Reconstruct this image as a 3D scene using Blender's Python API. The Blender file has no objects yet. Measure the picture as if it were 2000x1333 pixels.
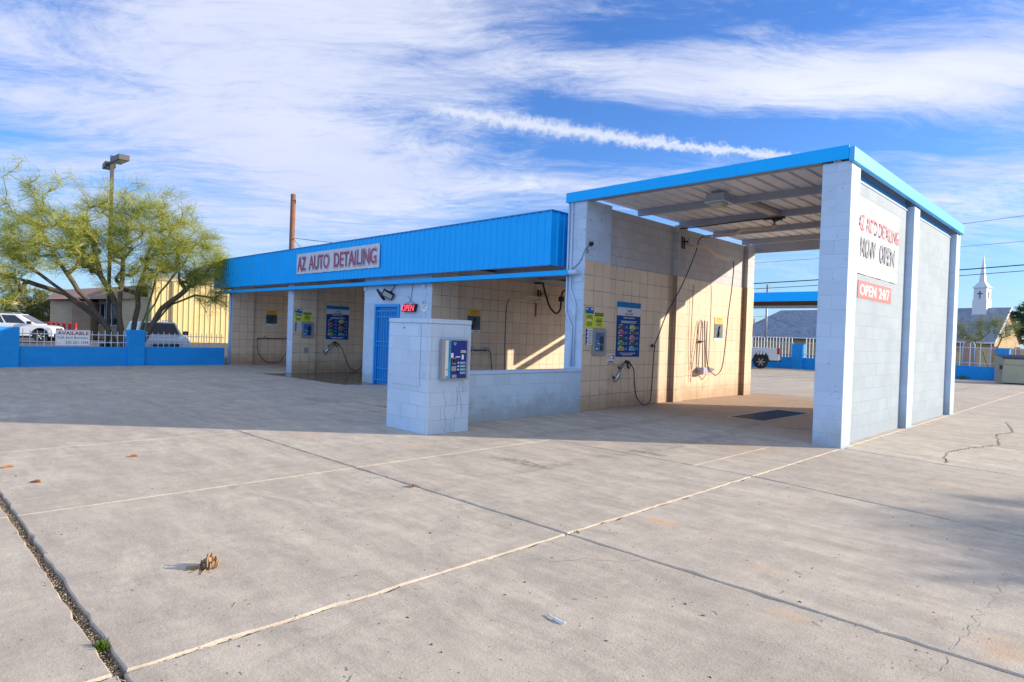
import bpy, bmesh, math, random
from mathutils import Vector, Matrix
random.seed(7)
R = math.radians
sc = bpy.context.scene
COL = sc.collection
# ------------------------------------------------------------------ camera frame (surveyed from the photo)
YAW, PITCH, ROLL = 0.7836118, -0.01118976, 0.0345248
CAM = Vector((3.0676520, -9.9385904, 1.5070333)); FPX = 1235.593
_f = Vector((-math.sin(YAW)*math.cos(PITCH), math.cos(YAW)*math.cos(PITCH), math.sin(PITCH)))
_r = Vector((math.cos(YAW), math.sin(YAW), 0)); _u = _r.cross(_f)
_R2 = _r*math.cos(ROLL)+_u*math.sin(ROLL); _U2 = -_r*math.sin(ROLL)+_u*math.cos(ROLL)
def at(px, py, depth, z=None):
    """world point seen at photo pixel (2000 px wide) at a given distance ahead"""
    p = CAM+(_f+_R2*((px-1000)/FPX)-_U2*((py-666.5)/FPX))*depth
    if z is not None: p.z = z
    return p
cam = bpy.data.cameras.new("camera"); co = bpy.data.objects.new("camera", cam); COL.objects.link(co)
cam.sensor_width = 36; cam.lens = FPX/2000*36; cam.clip_end = 3000; cam.clip_start = .05
M = Matrix((( _R2.x, _U2.x, -_f.x, CAM.x), (_R2.y, _U2.y, -_f.y, CAM.y), (_R2.z, _U2.z, -_f.z, CAM.z), (0,0,0,1)))
co.matrix_world = M; sc.camera = co

# ------------------------------------------------------------------ materials
class NT:
    def __init__(s, tree): s.t = tree; s.n = tree.nodes; s.l = tree.links
    def new(s, ty, **kw):
        n = s.n.new(ty)
        for k, v in kw.items():
            if k.startswith('i_'):
                key = k[2:]; key = int(key) if key.isdigit() else key.replace('_', ' ')
                s.set(n.inputs[key], v)
            else: setattr(n, k, v)
        return n
    def set(s, inp, v):
        if isinstance(v, bpy.types.NodeSocket): s.l.new(v, inp)
        else: inp.default_value = v
    def m(s, op, a, b=None, c=None, clamp=False):
        n = s.n.new('ShaderNodeMath'); n.operation = op; n.use_clamp = clamp
        s.set(n.inputs[0], a)
        if b is not None: s.set(n.inputs[1], b)
        if c is not None: s.set(n.inputs[2], c)
        return n.outputs[0]
    def vm(s, op, a, b=None):
        n = s.n.new('ShaderNodeVectorMath'); n.operation = op; s.set(n.inputs[0], a)
        if b is not None: s.set(n.inputs[1], b)
        return n.outputs['Value'] if op in ('DOT_PRODUCT', 'LENGTH') else n.outputs[0]
    def mix(s, f, a, b, mode='MIX'):
        n = s.n.new('ShaderNodeMix'); n.data_type = 'RGBA'; n.blend_type = mode
        s.set(n.inputs[0], f); s.set(n.inputs[6], a); s.set(n.inputs[7], b); return n.outputs[2]
    def noise(s, vec, scale, detail=4, rough=.55, dist=0):
        n = s.n.new('ShaderNodeTexNoise'); n.inputs['Scale'].default_value = scale; n.inputs['Detail'].default_value = detail
        n.inputs['Roughness'].default_value = rough; n.inputs['Distortion'].default_value = dist
        if vec is not None: s.l.new(vec, n.inputs['Vector'])
        return n.outputs['Fac']
    def ramp(s, v, a, b, lo=0., hi=1.):
        n = s.n.new('ShaderNodeMapRange'); n.interpolation_type = 'SMOOTHSTEP'
        s.set(n.inputs[0], v); n.inputs[1].default_value = a; n.inputs[2].default_value = b
        n.inputs[3].default_value = lo; n.inputs[4].default_value = hi; return n.outputs[0]
def rgb(c): return (c[0], c[1], c[2], 1)
def newmat(name):
    m = bpy.data.materials.new(name); m.use_nodes = True; nt = NT(m.node_tree)
    b = nt.n['Principled BSDF']; return m, nt, b
MATS = {}
def mat(name, col, rough=.6, metal=0, var=.09, vs=3., bump=0., bs=60., emit=0, spec=.5, dirt=0, coord='Object', dcol=(.12,.09,.06)):
    if name in MATS: return MATS[name]
    m, nt, b = newmat(name); tc = nt.new('ShaderNodeTexCoord').outputs[coord]
    n1 = nt.noise(tc, vs, 5); n2 = nt.noise(tc, vs*9, 3)
    k = nt.m('ADD', nt.m('MULTIPLY', nt.m('SUBTRACT', n1, .5), var*2.2), nt.m('MULTIPLY', nt.m('SUBTRACT', n2, .5), var*1.2))
    c = nt.mix(1., rgb(col), nt.new('ShaderNodeCombineColor', i_0=nt.m('ADD', k, 1.), i_1=nt.m('ADD', k, 1.), i_2=nt.m('ADD', k, 1.)).outputs[0], 'MULTIPLY')
    if dirt:
        dn = nt.ramp(nt.noise(tc, vs*1.7, 8, .65), .52, .75, 0, dirt); c = nt.mix(dn, c, rgb(dcol))
    nt.l.new(c, b.inputs['Base Color']); b.inputs['Roughness'].default_value = rough; b.inputs['Metallic'].default_value = metal
    b.inputs['Specular IOR Level'].default_value = spec
    if bump:
        bn = nt.new('ShaderNodeBump', i_Strength=bump, i_Distance=.01); nt.l.new(nt.noise(tc, bs, 4), bn.inputs['Height']); nt.l.new(bn.outputs[0], b.inputs['Normal'])
    if emit:
        b.inputs['Emission Color'].default_value = rgb(col); b.inputs['Emission Strength'].default_value = emit
    MATS[name] = m; return m
def glass(name='dark_glass', col=(.012,.016,.02)):
    if name in MATS: return MATS[name]
    m = mat(name, col, .06, 0, .1, 2); m.node_tree.nodes['Principled BSDF'].inputs['Specular IOR Level'].default_value = .9; return m
def blockmat(name, col, joint=.6, bw=.4064, rh=.2032, off=.5, ms=.0035, dirt=.25, dcol=(.17,.19,.22), rough=.75, bump=.35, tone=.05, jc=None, speck=.0, low=0, lowc=(.25,.12,.05), patch=0, pcol=(.3,.3,.3)):
    m, nt, b = newmat(name); tc = nt.new('ShaderNodeTexCoord'); uv = tc.outputs['UV']; ob = tc.outputs['Object']
    wob = nt.vm('ADD', uv, nt.vm('MULTIPLY', nt.vm('SUBTRACT', nt.new('ShaderNodeTexNoise', i_Vector=uv, i_Scale=6.).outputs['Color'], (.5,.5,.5)), (.006,.006,0)))
    br = nt.new('ShaderNodeTexBrick', offset=off, squash=1., i_Vector=wob, i_Scale=1., i_Color1=(1,1,1,1), i_Color2=(1-tone*2,1-tone*2,1-tone*2,1), i_Mortar=(1,1,1,1))
    br.inputs['Mortar Size'].default_value = ms; br.inputs['Mortar Smooth'].default_value = .25; br.inputs['Bias'].default_value = 0
    br.inputs['Brick Width'].default_value = bw; br.inputs['Row Height'].default_value = rh
    fac = br.outputs['Fac']; big = nt.noise(uv, .7, 6, .6); fine = nt.noise(uv, 40, 3)
    jn = nt.m('MULTIPLY', fac, nt.ramp(nt.noise(uv, 2.3, 4), .3, .7, .35, 1.))
    c = nt.mix(1., rgb(col), br.outputs['Color'], 'MULTIPLY')
    k = nt.m('ADD', 1., nt.m('ADD', nt.m('MULTIPLY', nt.m('SUBTRACT', big, .5), .22), nt.m('MULTIPLY', nt.m('SUBTRACT', fine, .5), .16)))
    c = nt.mix(1., c, nt.new('ShaderNodeCombineColor', i_0=k, i_1=k, i_2=k).outputs[0], 'MULTIPLY')
    if patch: c = nt.mix(nt.ramp(nt.noise(uv, 1.1, 7, .7, .4), .42, .6, 0, patch), c, rgb(pcol))
    if dirt: c = nt.mix(nt.ramp(nt.noise(uv, 1.9, 9, .72), .52, .8, 0, dirt), c, rgb(dcol))
    if speck: c = nt.mix(nt.ramp(nt.noise(uv, 55, 2), .68, .72, 0, speck), c, rgb((.03,.03,.035)))
    if low:
        z = nt.new('ShaderNodeSeparateXYZ', i_0=uv).outputs[1]
        zz = nt.m('ADD', z, nt.m('MULTIPLY', nt.m('SUBTRACT', nt.noise(uv, 2.2, 6, .7), .5), 1.1))
        c = nt.mix(nt.ramp(zz, .02, .55, low, 0), c, rgb(lowc))
    c = nt.mix(nt.m('MULTIPLY', jn, joint), c, rgb(jc or [x*.45 for x in col]))
    nt.l.new(c, b.inputs['Base Color']); b.inputs['Roughness'].default_value = rough
    h = nt.m('ADD', nt.m('MULTIPLY', fac, -1.), nt.m('MULTIPLY', nt.noise(uv, 90, 3), .22))
    bn = nt.new('ShaderNodeBump', i_Strength=bump, i_Distance=.006, i_Height=h); nt.l.new(bn.outputs[0], b.inputs['Normal'])
    MATS[name] = m; return m

PB = (.49,.62,.79)           # pale blue-white block paint
m_block = blockmat('pale_blue_block', PB, speck=.35, low=.6, lowc=(.27,.29,.31))
m_blockk = blockmat('pale_blue_block_low', PB, dirt=.45, speck=.5, joint=.95)
m_lowwall = blockmat('pale_blue_block_grimy', (.50,.64,.80), dirt=.35, dcol=(.16,.17,.15), speck=.5, low=.55, lowc=(.22,.23,.2))
m_blockr = blockmat('pale_blue_block_sun_dimmed', (.26,.33,.405), joint=.55, low=.5, lowc=(.22,.27,.33), dirt=.3, dcol=(.30,.36,.42), speck=.3, patch=.22, pcol=(.36,.43,.48))  # same block paint, darkened to hold down the sunlight on these panels
m_grime = blockmat('bare_grey_block', (.50,.50,.53), dirt=.4, dcol=(.22,.20,.18), patch=.55, pcol=(.50,.55,.60), joint=.9, ms=.006)
m_tile = blockmat('beige_wall_tile', (.72,.555,.40), bw=.305, rh=.305, off=0, ms=.006, jc=(.09,.05,.028), joint=1., dirt=.35, dcol=(.34,.23,.15), rough=.35, bump=.3, tone=.05, low=.5, lowc=(.22,.10,.04))
m_bluecmu = blockmat('blue_block', (.002,.30,.80), joint=.5, dirt=.15, dcol=(.0,.18,.55))
m_tancmu = blockmat('tan_split_block', (.42,.35,.25), joint=.5, ms=.008)
m_darkcmu = blockmat('brown_split_block', (.24,.18,.13), joint=.5, ms=.008, bump=.9, patch=.5, pcol=(.15,.11,.08))
m_church = blockmat('church_brick', (.50,.33,.17), bw=.22, rh=.075, ms=.01)
m_shingle = blockmat('grey_shingle', (.30,.34,.42), bw=.35, rh=.16, ms=.012, jc=(.16,.18,.22), patch=.4, pcol=(.36,.40,.48), tone=.2)
m_blue = mat('blue_sheet_metal', (.001,.42,.96), .5, 0, .06, 1.3, .05, 8, spec=.22, dirt=.16, dcol=(.0,.27,.72))
m_bluedoor = mat('blue_door_paint', (.004,.22,.58), .45, 0, .06)
m_bluegrill = mat('blue_grille_paint', (.006,.30,.74), .4)
m_trim = mat('pale_painted_metal', (.48,.62,.80), .5, 0, .06)
m_purlin = mat('grey_painted_steel', (.34,.38,.48), .55, 0, .1, 2., dirt=.15, dcol=(.2,.1,.05))
m_black = mat('black_plastic', (.012,.012,.014), .4)
m_rubber = mat('black_rubber', (.02,.02,.022), .7)
m_hose = mat('blue_black_hose', (.02,.04,.065), .45)
m_hosegrey = mat('grey_hose', (.16,.15,.17), .5)
m_steel = mat('stainless_steel', (.5,.5,.52), .3, .85, .08, 8)
m_galv = mat('grey_zinc_plate', (.33,.33,.35), .5, .35, .15, 12)
m_copper = mat('worn_brass_tube', (.72,.60,.48), .4, .15, .1)
m_white = mat('white_panel', (.68,.68,.70), .5, 0, .03)
m_whiteb = mat('white_banner_vinyl', (.60,.60,.68), .5, 0, .05)
m_paint = mat('white_car_paint', (.66,.69,.74), .22, 0, .03)
m_paint2 = mat('pale_silver_car_paint', (.60,.65,.72), .25, 0, .03)
m_glass = glass(); m_chrome = mat('chrome', (.6,.6,.62), .12, 1, .02)
m_tyre = mat('tyre_rubber', (.018,.018,.02), .8); m_rim = mat('alloy_rim', (.45,.46,.48), .3, .7)
m_red = mat('red_lens', (.55,.01,.015), .2); m_lamp = mat('clear_lens', (.5,.52,.55), .12)
m_maroon = mat('maroon_ink', (.25,.03,.09), .5); m_ink = mat('dark_ink', (.03,.035,.05), .5)
m_slate = mat('slate_ink', (.10,.12,.17), .5)
m_posterblue = mat('poster_blue', (.008,.07,.26), .7, spec=.15); m_posterlt = mat('poster_light_blue', (.015,.18,.45), .7, spec=.15)
m_navy = mat('navy_ink', (.02,.04,.24), .5, spec=.2); m_yel = mat('lime_yellow_paper', (.62,.72,.02), .5)
m_gold = mat('amber_sheet', (.75,.42,.05), .5); m_photo = mat('dark_photo_print', (.05,.09,.13), .4, 0, .9, 9)
m_galvw = mat('white_print', (.75,.76,.78), .5); m_cyan = mat('cyan_print', (.02,.38,.62), .4)
m_pinkr = mat('faded_red_board', (.72,.07,.08), .5); m_wood = mat('weathered_wood', (.22,.13,.08), .85, 0, .35, 6, .5, 30)
m_tanmetal = mat('cream_sheet_metal', (.70,.55,.26), .5, 0, .05)
m_bronze = mat('bronze_metal', (.055,.05,.045), .5); m_concrete = None

# ------------------------------------------------------------------ mesh builder
class MB:
    def __init__(s, frame=None): s.v = []; s.f = []; s.mi = []; s.fr = frame; s.cur = 0; s.sm = []; s.smooth = False
    def P(s, p):
        p = Vector(p)
        if s.fr: o, a, b, c = s.fr; p = o+a*p.x+b*p.y+c*p.z
        s.v.append(p); return len(s.v)-1
    def F(s, idx): s.f.append(tuple(idx)); s.mi.append(s.cur); s.sm.append(s.smooth)
    def quad(s, *p): s.F([s.P(q) for q in p])
    def box(s, x0, x1, y0, y1, z0, z1):
        a = [s.P(p) for p in ((x0,y0,z0),(x1,y0,z0),(x1,y1,z0),(x0,y1,z0),(x0,y0,z1),(x1,y0,z1),(x1,y1,z1),(x0,y1,z1))]
        for f in ((0,3,2,1),(4,5,6,7),(0,1,5,4),(1,2,6,5),(2,3,7,6),(3,0,4,7)): s.F([a[i] for i in f])
        return s
    def hexa(s, b, t):
        a = [s.P(p) for p in list(b)+list(t)]
        for f in ((0,3,2,1),(4,5,6,7),(0,1,5,4),(1,2,6,5),(2,3,7,6),(3,0,4,7)): s.F([a[i] for i in f])
    def prism(s, poly, axis, a0, a1):
        def mk(p, a): return {0:(a,p[0],p[1]), 1:(p[0],a,p[1]), 2:(p[0],p[1],a)}[axis]
        A = [s.P(mk(p, a0)) for p in poly]; B = [s.P(mk(p, a1)) for p in poly]; n = len(poly)
        s.F(A[::-1]); s.F(B)
        for i in range(n): s.F((A[i], A[(i+1) % n], B[(i+1) % n], B[i]))
        return s
    def tube(s, path, r, n=8, cap=True, flat=1.):
        path = [Vector(p) for p in path]; rr = r if isinstance(r, (list, tuple)) else [r]*len(path); rings = []
        up = None
        for i, p in enumerate(path):
            d = (path[min(i+1, len(path)-1)]-path[max(i-1, 0)])
            if d.length < 1e-9: d = Vector((0,0,1))
            d.normalize()
            if up is None: up = d.orthogonal().normalized()
            else:
                up = up-d*up.dot(d); up = up.normalized() if up.length > 1e-6 else d.orthogonal().normalized()
            w = d.cross(up)
            rings.append([s.P(p+(up*math.cos(2*math.pi*k/n)+w*math.sin(2*math.pi*k/n)*flat)*rr[i]) for k in range(n)])
        old = s.smooth; s.smooth = True
        for a, b in zip(rings, rings[1:]):
            for k in range(n): s.F((a[k], a[(k+1) % n], b[(k+1) % n], b[k]))
        s.smooth = old
        if cap: s.F(rings[0][::-1]); s.F(rings[-1])
    def cyl(s, p0, p1, r, n=16, r1=None): s.tube([p0, p1], [r, r1 if r1 is not None else r], n)
    def lathe(s, c, axis, prof, n=24):
        """prof: (radius, offset along axis) from centre c"""
        axis = Vector(axis).normalized(); u = axis.orthogonal().normalized(); w = axis.cross(u); c = Vector(c)
        rings = [[s.P(c+axis*h+(u*math.cos(2*math.pi*k/n)+w*math.sin(2*math.pi*k/n))*rad) for k in range(n)] for rad, h in prof]
        for a, b in zip(rings, rings[1:]):
            for k in range(n): s.F((a[k], a[(k+1) % n], b[(k+1) % n], b[k]))
        s.F(rings[0][::-1]); s.F(rings[-1])
    def text(s, body, x, y, w, h, c=0., t=.002, bold=0., align='C', mono=False, shear=0):
        cu = bpy.data.curves.new('t', 'FONT'); cu.body = body; cu.size = 1; cu.offset = bold; cu.resolution_u = 3; cu.shear = shear
        o = bpy.data.objects.new('t', cu); COL.objects.link(o)
        dg = bpy.context.evaluated_depsgraph_get(); me = bpy.data.meshes.new_from_object(o.evaluated_get(dg))
        vs = [v.co.copy() for v in me.vertices]
        x0 = min(v.x for v in vs); x1 = max(v.x for v in vs); y0 = min(v.y for v in vs); y1 = max(v.y for v in vs)
        ids = [s.P((x+(v.x-x0)/(x1-x0)*w, y+(v.y-y0)/(y1-y0)*h, c+t)) for v in vs]
        for p in me.polygons: s.F([ids[i] for i in p.vertices])
        bpy.data.objects.remove(o); bpy.data.curves.remove(cu); bpy.data.meshes.remove(me)
    def rect(s, x0, x1, y0, y1, c=.001): s.quad((x0,y0,c),(x1,y0,c),(x1,y1,c),(x0,y1,c))
    def build(s, name, mats, parent=None, origin=None, bevel=0, loc=None, seg=2):
        if not isinstance(mats, (list, tuple)): mats = [mats]
        me = bpy.data.meshes.new(name)
        org = Vector(origin) if origin is not None else (Vector(parent['_o']) if (parent is not None and '_o' in parent) else Vector((0,0,0)))
        if parent is None and origin is None and loc is None and s.v:
            org = Vector((sum(v.x for v in s.v)/len(s.v), sum(v.y for v in s.v)/len(s.v), min(v.z for v in s.v)))
        me.from_pydata([tuple(v-org) for v in s.v], [], s.f)
        for m in mats: me.materials.append(m)
        uvl = me.uv_layers.new(name='UVMap')
        for p in me.polygons:
            p.material_index = s.mi[p.index]; p.use_smooth = s.sm[p.index]
            n = p.normal; ax = max(range(3), key=lambda i: abs(n[i]))
            for li in p.loop_indices:
                c = s.v[me.loops[li].vertex_index]
                uvl.data[li].uv = (c.y, c.z) if ax == 0 else ((c.x, c.z) if ax == 1 else (c.x, c.y))
        o = bpy.data.objects.new(name, me); COL.objects.link(o)
        if parent is not None: o.parent = parent; o['_o'] = tuple(org) if '_o' in parent or origin is None else tuple(org)
        else: o.location = org if loc is None else loc; o['_o'] = tuple(org)
        if bevel:
            b = o.modifiers.new('bevel', 'BEVEL'); b.width = bevel; b.segments = seg; b.limit_method = 'ANGLE'
        return o
def build_each(mb, name, mats, parent, bevel=0):
    """one object per connected piece"""
    par = list(range(len(mb.v)))
    def find(i):
        while par[i] != i: par[i] = par[par[i]]; i = par[i]
        return i
    for f in mb.f:
        for i in f[1:]: par[find(i)] = find(f[0])
    groups = {}
    for k, f in enumerate(mb.f): groups.setdefault(find(f[0]), []).append(k)
    for ks in groups.values():
        n = MB(); mp = {}
        for k in ks:
            for i in mb.f[k]:
                if i not in mp: mp[i] = len(n.v); n.v.append(mb.v[i])
            n.f.append(tuple(mp[i] for i in mb.f[k])); n.mi.append(mb.mi[k]); n.sm.append(mb.sm[k])
        o = n.build(name, mats, parent, bevel=bevel)
    return o
def tag(o, label=None, cat=None, group=None, kind=None):
    if label: o['label'] = label
    if cat: o['category'] = cat
    if group: o['group'] = group
    if kind: o['kind'] = kind
    return o
def thing(name, label, cat, loc=(0,0,0), group=None, rz=None):
    o = bpy.data.objects.new(name, None); COL.objects.link(o); o.location = loc; o.empty_display_size = .1
    o['_o'] = tuple(loc) if rz is None else (0.,0.,0.)
    if rz is not None: o.rotation_euler = (0,0,rz)
    return tag(o, label, cat, group)
def frame(o, u, v):
    u = Vector(u).normalized(); v = Vector(v).normalized(); return (Vector(o), u, v, u.cross(v))
def bez(pts, n=10):
    """Catmull-Rom through points"""
    P = [Vector(p) for p in pts]; P = [P[0]*2-P[1]]+P+[P[-1]*2-P[-2]]; out = []
    for i in range(1, len(P)-2):
        for k in range(n):
            t = k/n; a, b, c, d = P[i-1:i+3]
            out.append(.5*((2*b)+(c-a)*t+(2*a-5*b+4*c-d)*t*t+(3*b-a-3*c+d)*t**3))
    out.append(P[-2]); return out
def gz(x): 
    t = min(1., max(0., (-8-x)/14.)); return -.1*t*t*(3-2*t)

# ------------------------------------------------------------------ ground
def ground_mats():
    m, nt, b = newmat('concrete_pavement'); ob = nt.new('ShaderNodeTexCoord').outputs['Object']
    tint = nt.new('ShaderNodeAttribute', attribute_name='tint').outputs['Fac']
    st = nt.vm('MULTIPLY', ob, (.55,1.6,1)); st2 = nt.vm('MULTIPLY', ob, (1.5,.6,1))
    n0 = nt.noise(ob, .35, 5, .6); n1 = nt.noise(st, 2.3, 10, .74, .3); n2 = nt.noise(st2, 5, 6, .6); n3 = nt.noise(ob, 60, 3)
    c = nt.mix(nt.ramp(n1, .35, .68), rgb((.435,.382,.328)), rgb((.61,.54,.452)))
    c = nt.mix(nt.ramp(n0, .4, .65, 0, .45), c, rgb((.45,.385,.33)))
    c = nt.mix(nt.ramp(nt.noise(ob, 1.1, 7, .7, .6), .60, .78, 0, .7), c, rgb((.62,.48,.34)))
    c = nt.mix(nt.ramp(nt.noise(ob, 2.3, 6, .6, .5), .62, .7, 0, .35), c, rgb((.25,.235,.23)))
    k = nt.m('ADD', nt.m('ADD', nt.m('MULTIPLY', nt.m('SUBTRACT', n2, .5), .42), nt.m('ADD', nt.m('MULTIPLY', nt.m('SUBTRACT', nt.noise(ob, 17, 5, .7), .5), .35), nt.m('MULTIPLY', nt.m('SUBTRACT', n3, .5), .38))), nt.m('ADD', 1., tint))
    c = nt.mix(1., c, nt.new('ShaderNodeCombineColor', i_0=k, i_1=k, i_2=k).outputs[0], 'MULTIPLY')
    c = nt.mix(nt.ramp(nt.noise(ob, 38, 2, .5), .70, .74, 0, .75), c, rgb((.05,.045,.04)))
    c = nt.mix(nt.ramp(nt.noise(nt.vm('ADD', ob, (9,3,1)), 95, 1, .5), .74, .77, 0, .6), c, rgb((.6,.57,.5)))
    # hairline crazing
    vo = nt.new('ShaderNodeTexVoronoi', feature='DISTANCE_TO_EDGE', i_Scale=2.4, i_Vector=nt.vm('ADD', ob, nt.vm('MULTIPLY', nt.new('ShaderNodeTexNoise', i_Vector=ob, i_Scale=3., i_Detail=5.).outputs['Color'], (.5,.5,0))))
    cz = nt.m('MULTIPLY', nt.ramp(vo.outputs['Distance'], 0, .012, 1, 0), nt.ramp(nt.noise(ob, .8, 3), .52, .62, 0, .35))
    c = nt.mix(cz, c, rgb((.60,.57,.53)))
    # individual stains: clay patches, oil drips, scuffs
    spo = nt.new('ShaderNodeSeparateXYZ', i_0=ob); wx = nt.m('MULTIPLY', nt.m('SUBTRACT', nt.noise(ob, 5, 6, .7), .5), .55)
    brk = nt.ramp(nt.noise(ob, 14, 7, .75), .42, .58, .25, 1.)
    for (sx_, sy_, ra, rb, cl, am) in ((.30,-5.36,.22,.12,(.66,.42,.24),.75),(2.62,-5.9,.18,.22,(.60,.42,.28),.7),(1.72,-6.35,.16,.1,(.62,.44,.28),.6),(1.3,-5.75,.2,.12,(.60,.42,.28),.45),(-2.03,-4.59,.55,.16,(.17,.15,.14),.7),(-1.52,-2.75,.35,.12,(.15,.12,.1),.75),
            (-3.6,-4.9,.5,.25,(.6,.46,.32),.5),(-5.3,-5.6,.6,.3,(.58,.43,.3),.5),(-.9,-1.2,.6,.5,(.5,.33,.2),.5),(-1.3,1.6,.45,.15,(.09,.06,.05),.7),(-9.0,-3.4,.7,.4,(.19,.16,.15),.5),(-8.2,-1.7,1.1,.8,(.50,.37,.27),.6),(-7.3,-2.9,.5,.16,(.11,.09,.08),.8),(-13.,-3.8,1.2,.4,(.24,.21,.2),.5),(-2.2,-8.3,.5,.3,(.50,.44,.38),.6),(.9,-8.0,.4,.3,(.52,.45,.38),.5),(1.8,-1.6,.5,.4,(.56,.45,.35),.5)):
        ex = nt.m('DIVIDE', nt.m('SUBTRACT', spo.outputs[0], sx_), ra); ey = nt.m('DIVIDE', nt.m('SUBTRACT', spo.outputs[1], sy_), rb)
        rr = nt.m('ADD', nt.m('ADD', nt.m('MULTIPLY', ex, ex), nt.m('MULTIPLY', ey, ey)), nt.m('MULTIPLY', wx, 5.5))
        c = nt.mix(nt.m('MULTIPLY', nt.ramp(rr, .0, 1.0, min(1., am*1.15), 0), brk), c, rgb(cl))
    # faint tyre tracks running into the bays
    tw = nt.m('MULTIPLY', nt.m('SUBTRACT', nt.noise(nt.vm('MULTIPLY', ob, (1,.35,1)), .5, 2), .5), 1.6)
    for tx in (-3.4,-1.75,-8.4,-6.8,-16.,-14.3):
        dx = nt.m('ABSOLUTE', nt.m('SUBTRACT', nt.m('ADD', spo.outputs[0], tw), tx))
        tm = nt.m('MULTIPLY', nt.m('MULTIPLY', nt.ramp(dx, .07, .17, .34, 0), nt.ramp(spo.outputs[1], -8.5, -3., 0, 1)), nt.ramp(nt.noise(ob, 4.5, 7, .72), .38, .62))
        c = nt.mix(tm, c, rgb((.15,.135,.125)))
    # damp, rust coloured wash-bay floor and the puddle in front of bay three
    sp = nt.new('ShaderNodeSeparateXYZ', i_0=ob); x, y = sp.outputs[0], sp.outputs[1]
    wn = nt.m('MULTIPLY', nt.m('SUBTRACT', nt.noise(ob, .9, 6, .6), .5), 2.)
    wet = nt.m('MULTIPLY', nt.m('MULTIPLY', nt.ramp(nt.m('ADD', x, wn), -17.9, -17.2), nt.ramp(nt.m('ADD', x, wn), -12.2, -11.6, 1, 0)), nt.m('MULTIPLY', nt.ramp(nt.m('ADD', y, nt.m('MULTIPLY', wn, .45)), -1.15, -.9), nt.ramp(y, 6., 7.5, 1, 0)))
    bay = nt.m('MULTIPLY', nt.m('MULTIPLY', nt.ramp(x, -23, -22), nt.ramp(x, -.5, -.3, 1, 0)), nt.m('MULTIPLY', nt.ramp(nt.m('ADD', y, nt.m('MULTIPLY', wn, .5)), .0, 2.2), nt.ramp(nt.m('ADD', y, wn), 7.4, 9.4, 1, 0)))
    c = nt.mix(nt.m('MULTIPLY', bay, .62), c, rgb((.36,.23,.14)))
    c = nt.mix(nt.m('MULTIPLY', wet, .92), c, rgb((.035,.028,.024)))
    nt.l.new(c, b.inputs['Base Color'])
    nt.l.new(nt.m('SUBTRACT', .85, nt.m('MULTIPLY', wet, .72)), b.inputs['Roughness'])
    b.inputs['Specular IOR Level'].default_value = .35
    h = nt.m('ADD', nt.m('MULTIPLY', n3, .5), nt.m('ADD', nt.m('MULTIPLY', n2, .6), nt.m('MULTIPLY', nt.noise(ob, 160, 2), .35)))
    bn = nt.new('ShaderNodeBump', i_Strength=nt.m('SUBTRACT', .38, nt.m('MULTIPLY', wet, .36)), i_Distance=.012, i_Height=h); nt.l.new(bn.outputs[0], b.inputs['Normal'])
    d = mat('dry_dirt', (.22,.175,.13), .95, 0, .3, 1.2, .6, 40, dirt=.3)
    a = mat('worn_asphalt', (.10,.09,.09), .9, 0, .2, 1.5, .5, 60)
    return m, d, a
m_conc, m_dirt, m_asph = ground_mats()

class Cell:
    def __init__(s, poly, gaps): s.p = poly; s.g = gaps    # convex polygon CCW, half-gap per edge
def split(cells, P, Q, gap, cond=lambda c: True):
    P = Vector(P); Q = Vector(Q); d = (Q-P).normalized(); n = Vector((-d.y, d.x)); out = []
    for c in cells:
        ctr = sum(c.p, Vector((0,0)))/len(c.p); s = [(v-P).dot(n) for v in c.p]
        if not cond(ctr) or min(s) > -1e-4 or max(s) < 1e-4: out.append(c); continue
        for sg in (1, -1):
            pp = []; gg = []; k = len(c.p)
            for i in range(k):
                a, b = c.p[i], c.p[(i+1) % k]; sa, sb = s[i]*sg, s[(i+1) % k]*sg
                if sa >= 0:
                    pp.append(a); gg.append(c.g[i])
                    if sb < 0: pp.append(a.lerp(b, sa/(sa-sb))); gg.append(gap)
                elif sb > 0: pp.append(a.lerp(b, sa/(sa-sb))); gg.append(c.g[i])
            out.append(Cell(pp, gg))
    return out
X0, X1, Y0, Y1 = -22.45, 16., -16., 29.3
cells = [Cell([Vector((X0,Y0)), Vector((X1,Y0)), Vector((X1,Y1)), Vector((X0,Y1))], [0]*4)]
cells = split(cells, (.02,Y0), (-.01,Y1), .012)
right = lambda c: c.x > 0
left = lambda c: c.x < 0
cells = split(cells, (-30,-9.3), (.05,-9.18), .027, left)
cells = split(cells, (0,-9.18), (9,-9.3), .012, right)
cells = split(cells, (-15.66,-6.45), (2.73,-6.16), .013)
cells = split(cells, (-4.04,-3.06), (-.02,-2.95), .012, lambda c: c.x < 0 and c.y > -6.3)
cells = split(cells, (-.02,-2.95), (2.43,-3.3), .013, lambda c: c.x > 0 and c.y > -6.3)
cells = split(cells, (0,.03), (2.11,-.17), .012, lambda c: c.x > 0 and c.y > -3)
cells = split(cells, (-.1,2.72), (1.84,2.45), .010, lambda c: c.x > 0 and c.y > 0)
cells = split(cells, (-.09,5.49), (1.58,4.92), .010, lambda c: c.x > 0 and c.y > 2.6)
cells = split(cells, (-9,-.02), (0,-.02), .006, lambda c: c.x < 0 and c.y > -3)
for yy in (8.2, 12.5, 17., 21.5, 25.5): cells = split(cells, (-9,yy), (9,yy+.3), .008, lambda c: c.y > 5)
cells = split(cells, (-2.93,-9), (-2.94,-3), .006, lambda c: c.x < 0 and c.y < -3)
cells = split(cells, (-5.86,-9), (-5.88,-3), .006, lambda c: c.x < -2.9 and c.y < -3)
for xx in (-8.8,-11.7,-14.7,-17.6,-20.4): cells = split(cells, (xx,-9), (xx,-3), .003, lambda c: c.x < -5.9 and c.y < 0)
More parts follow.
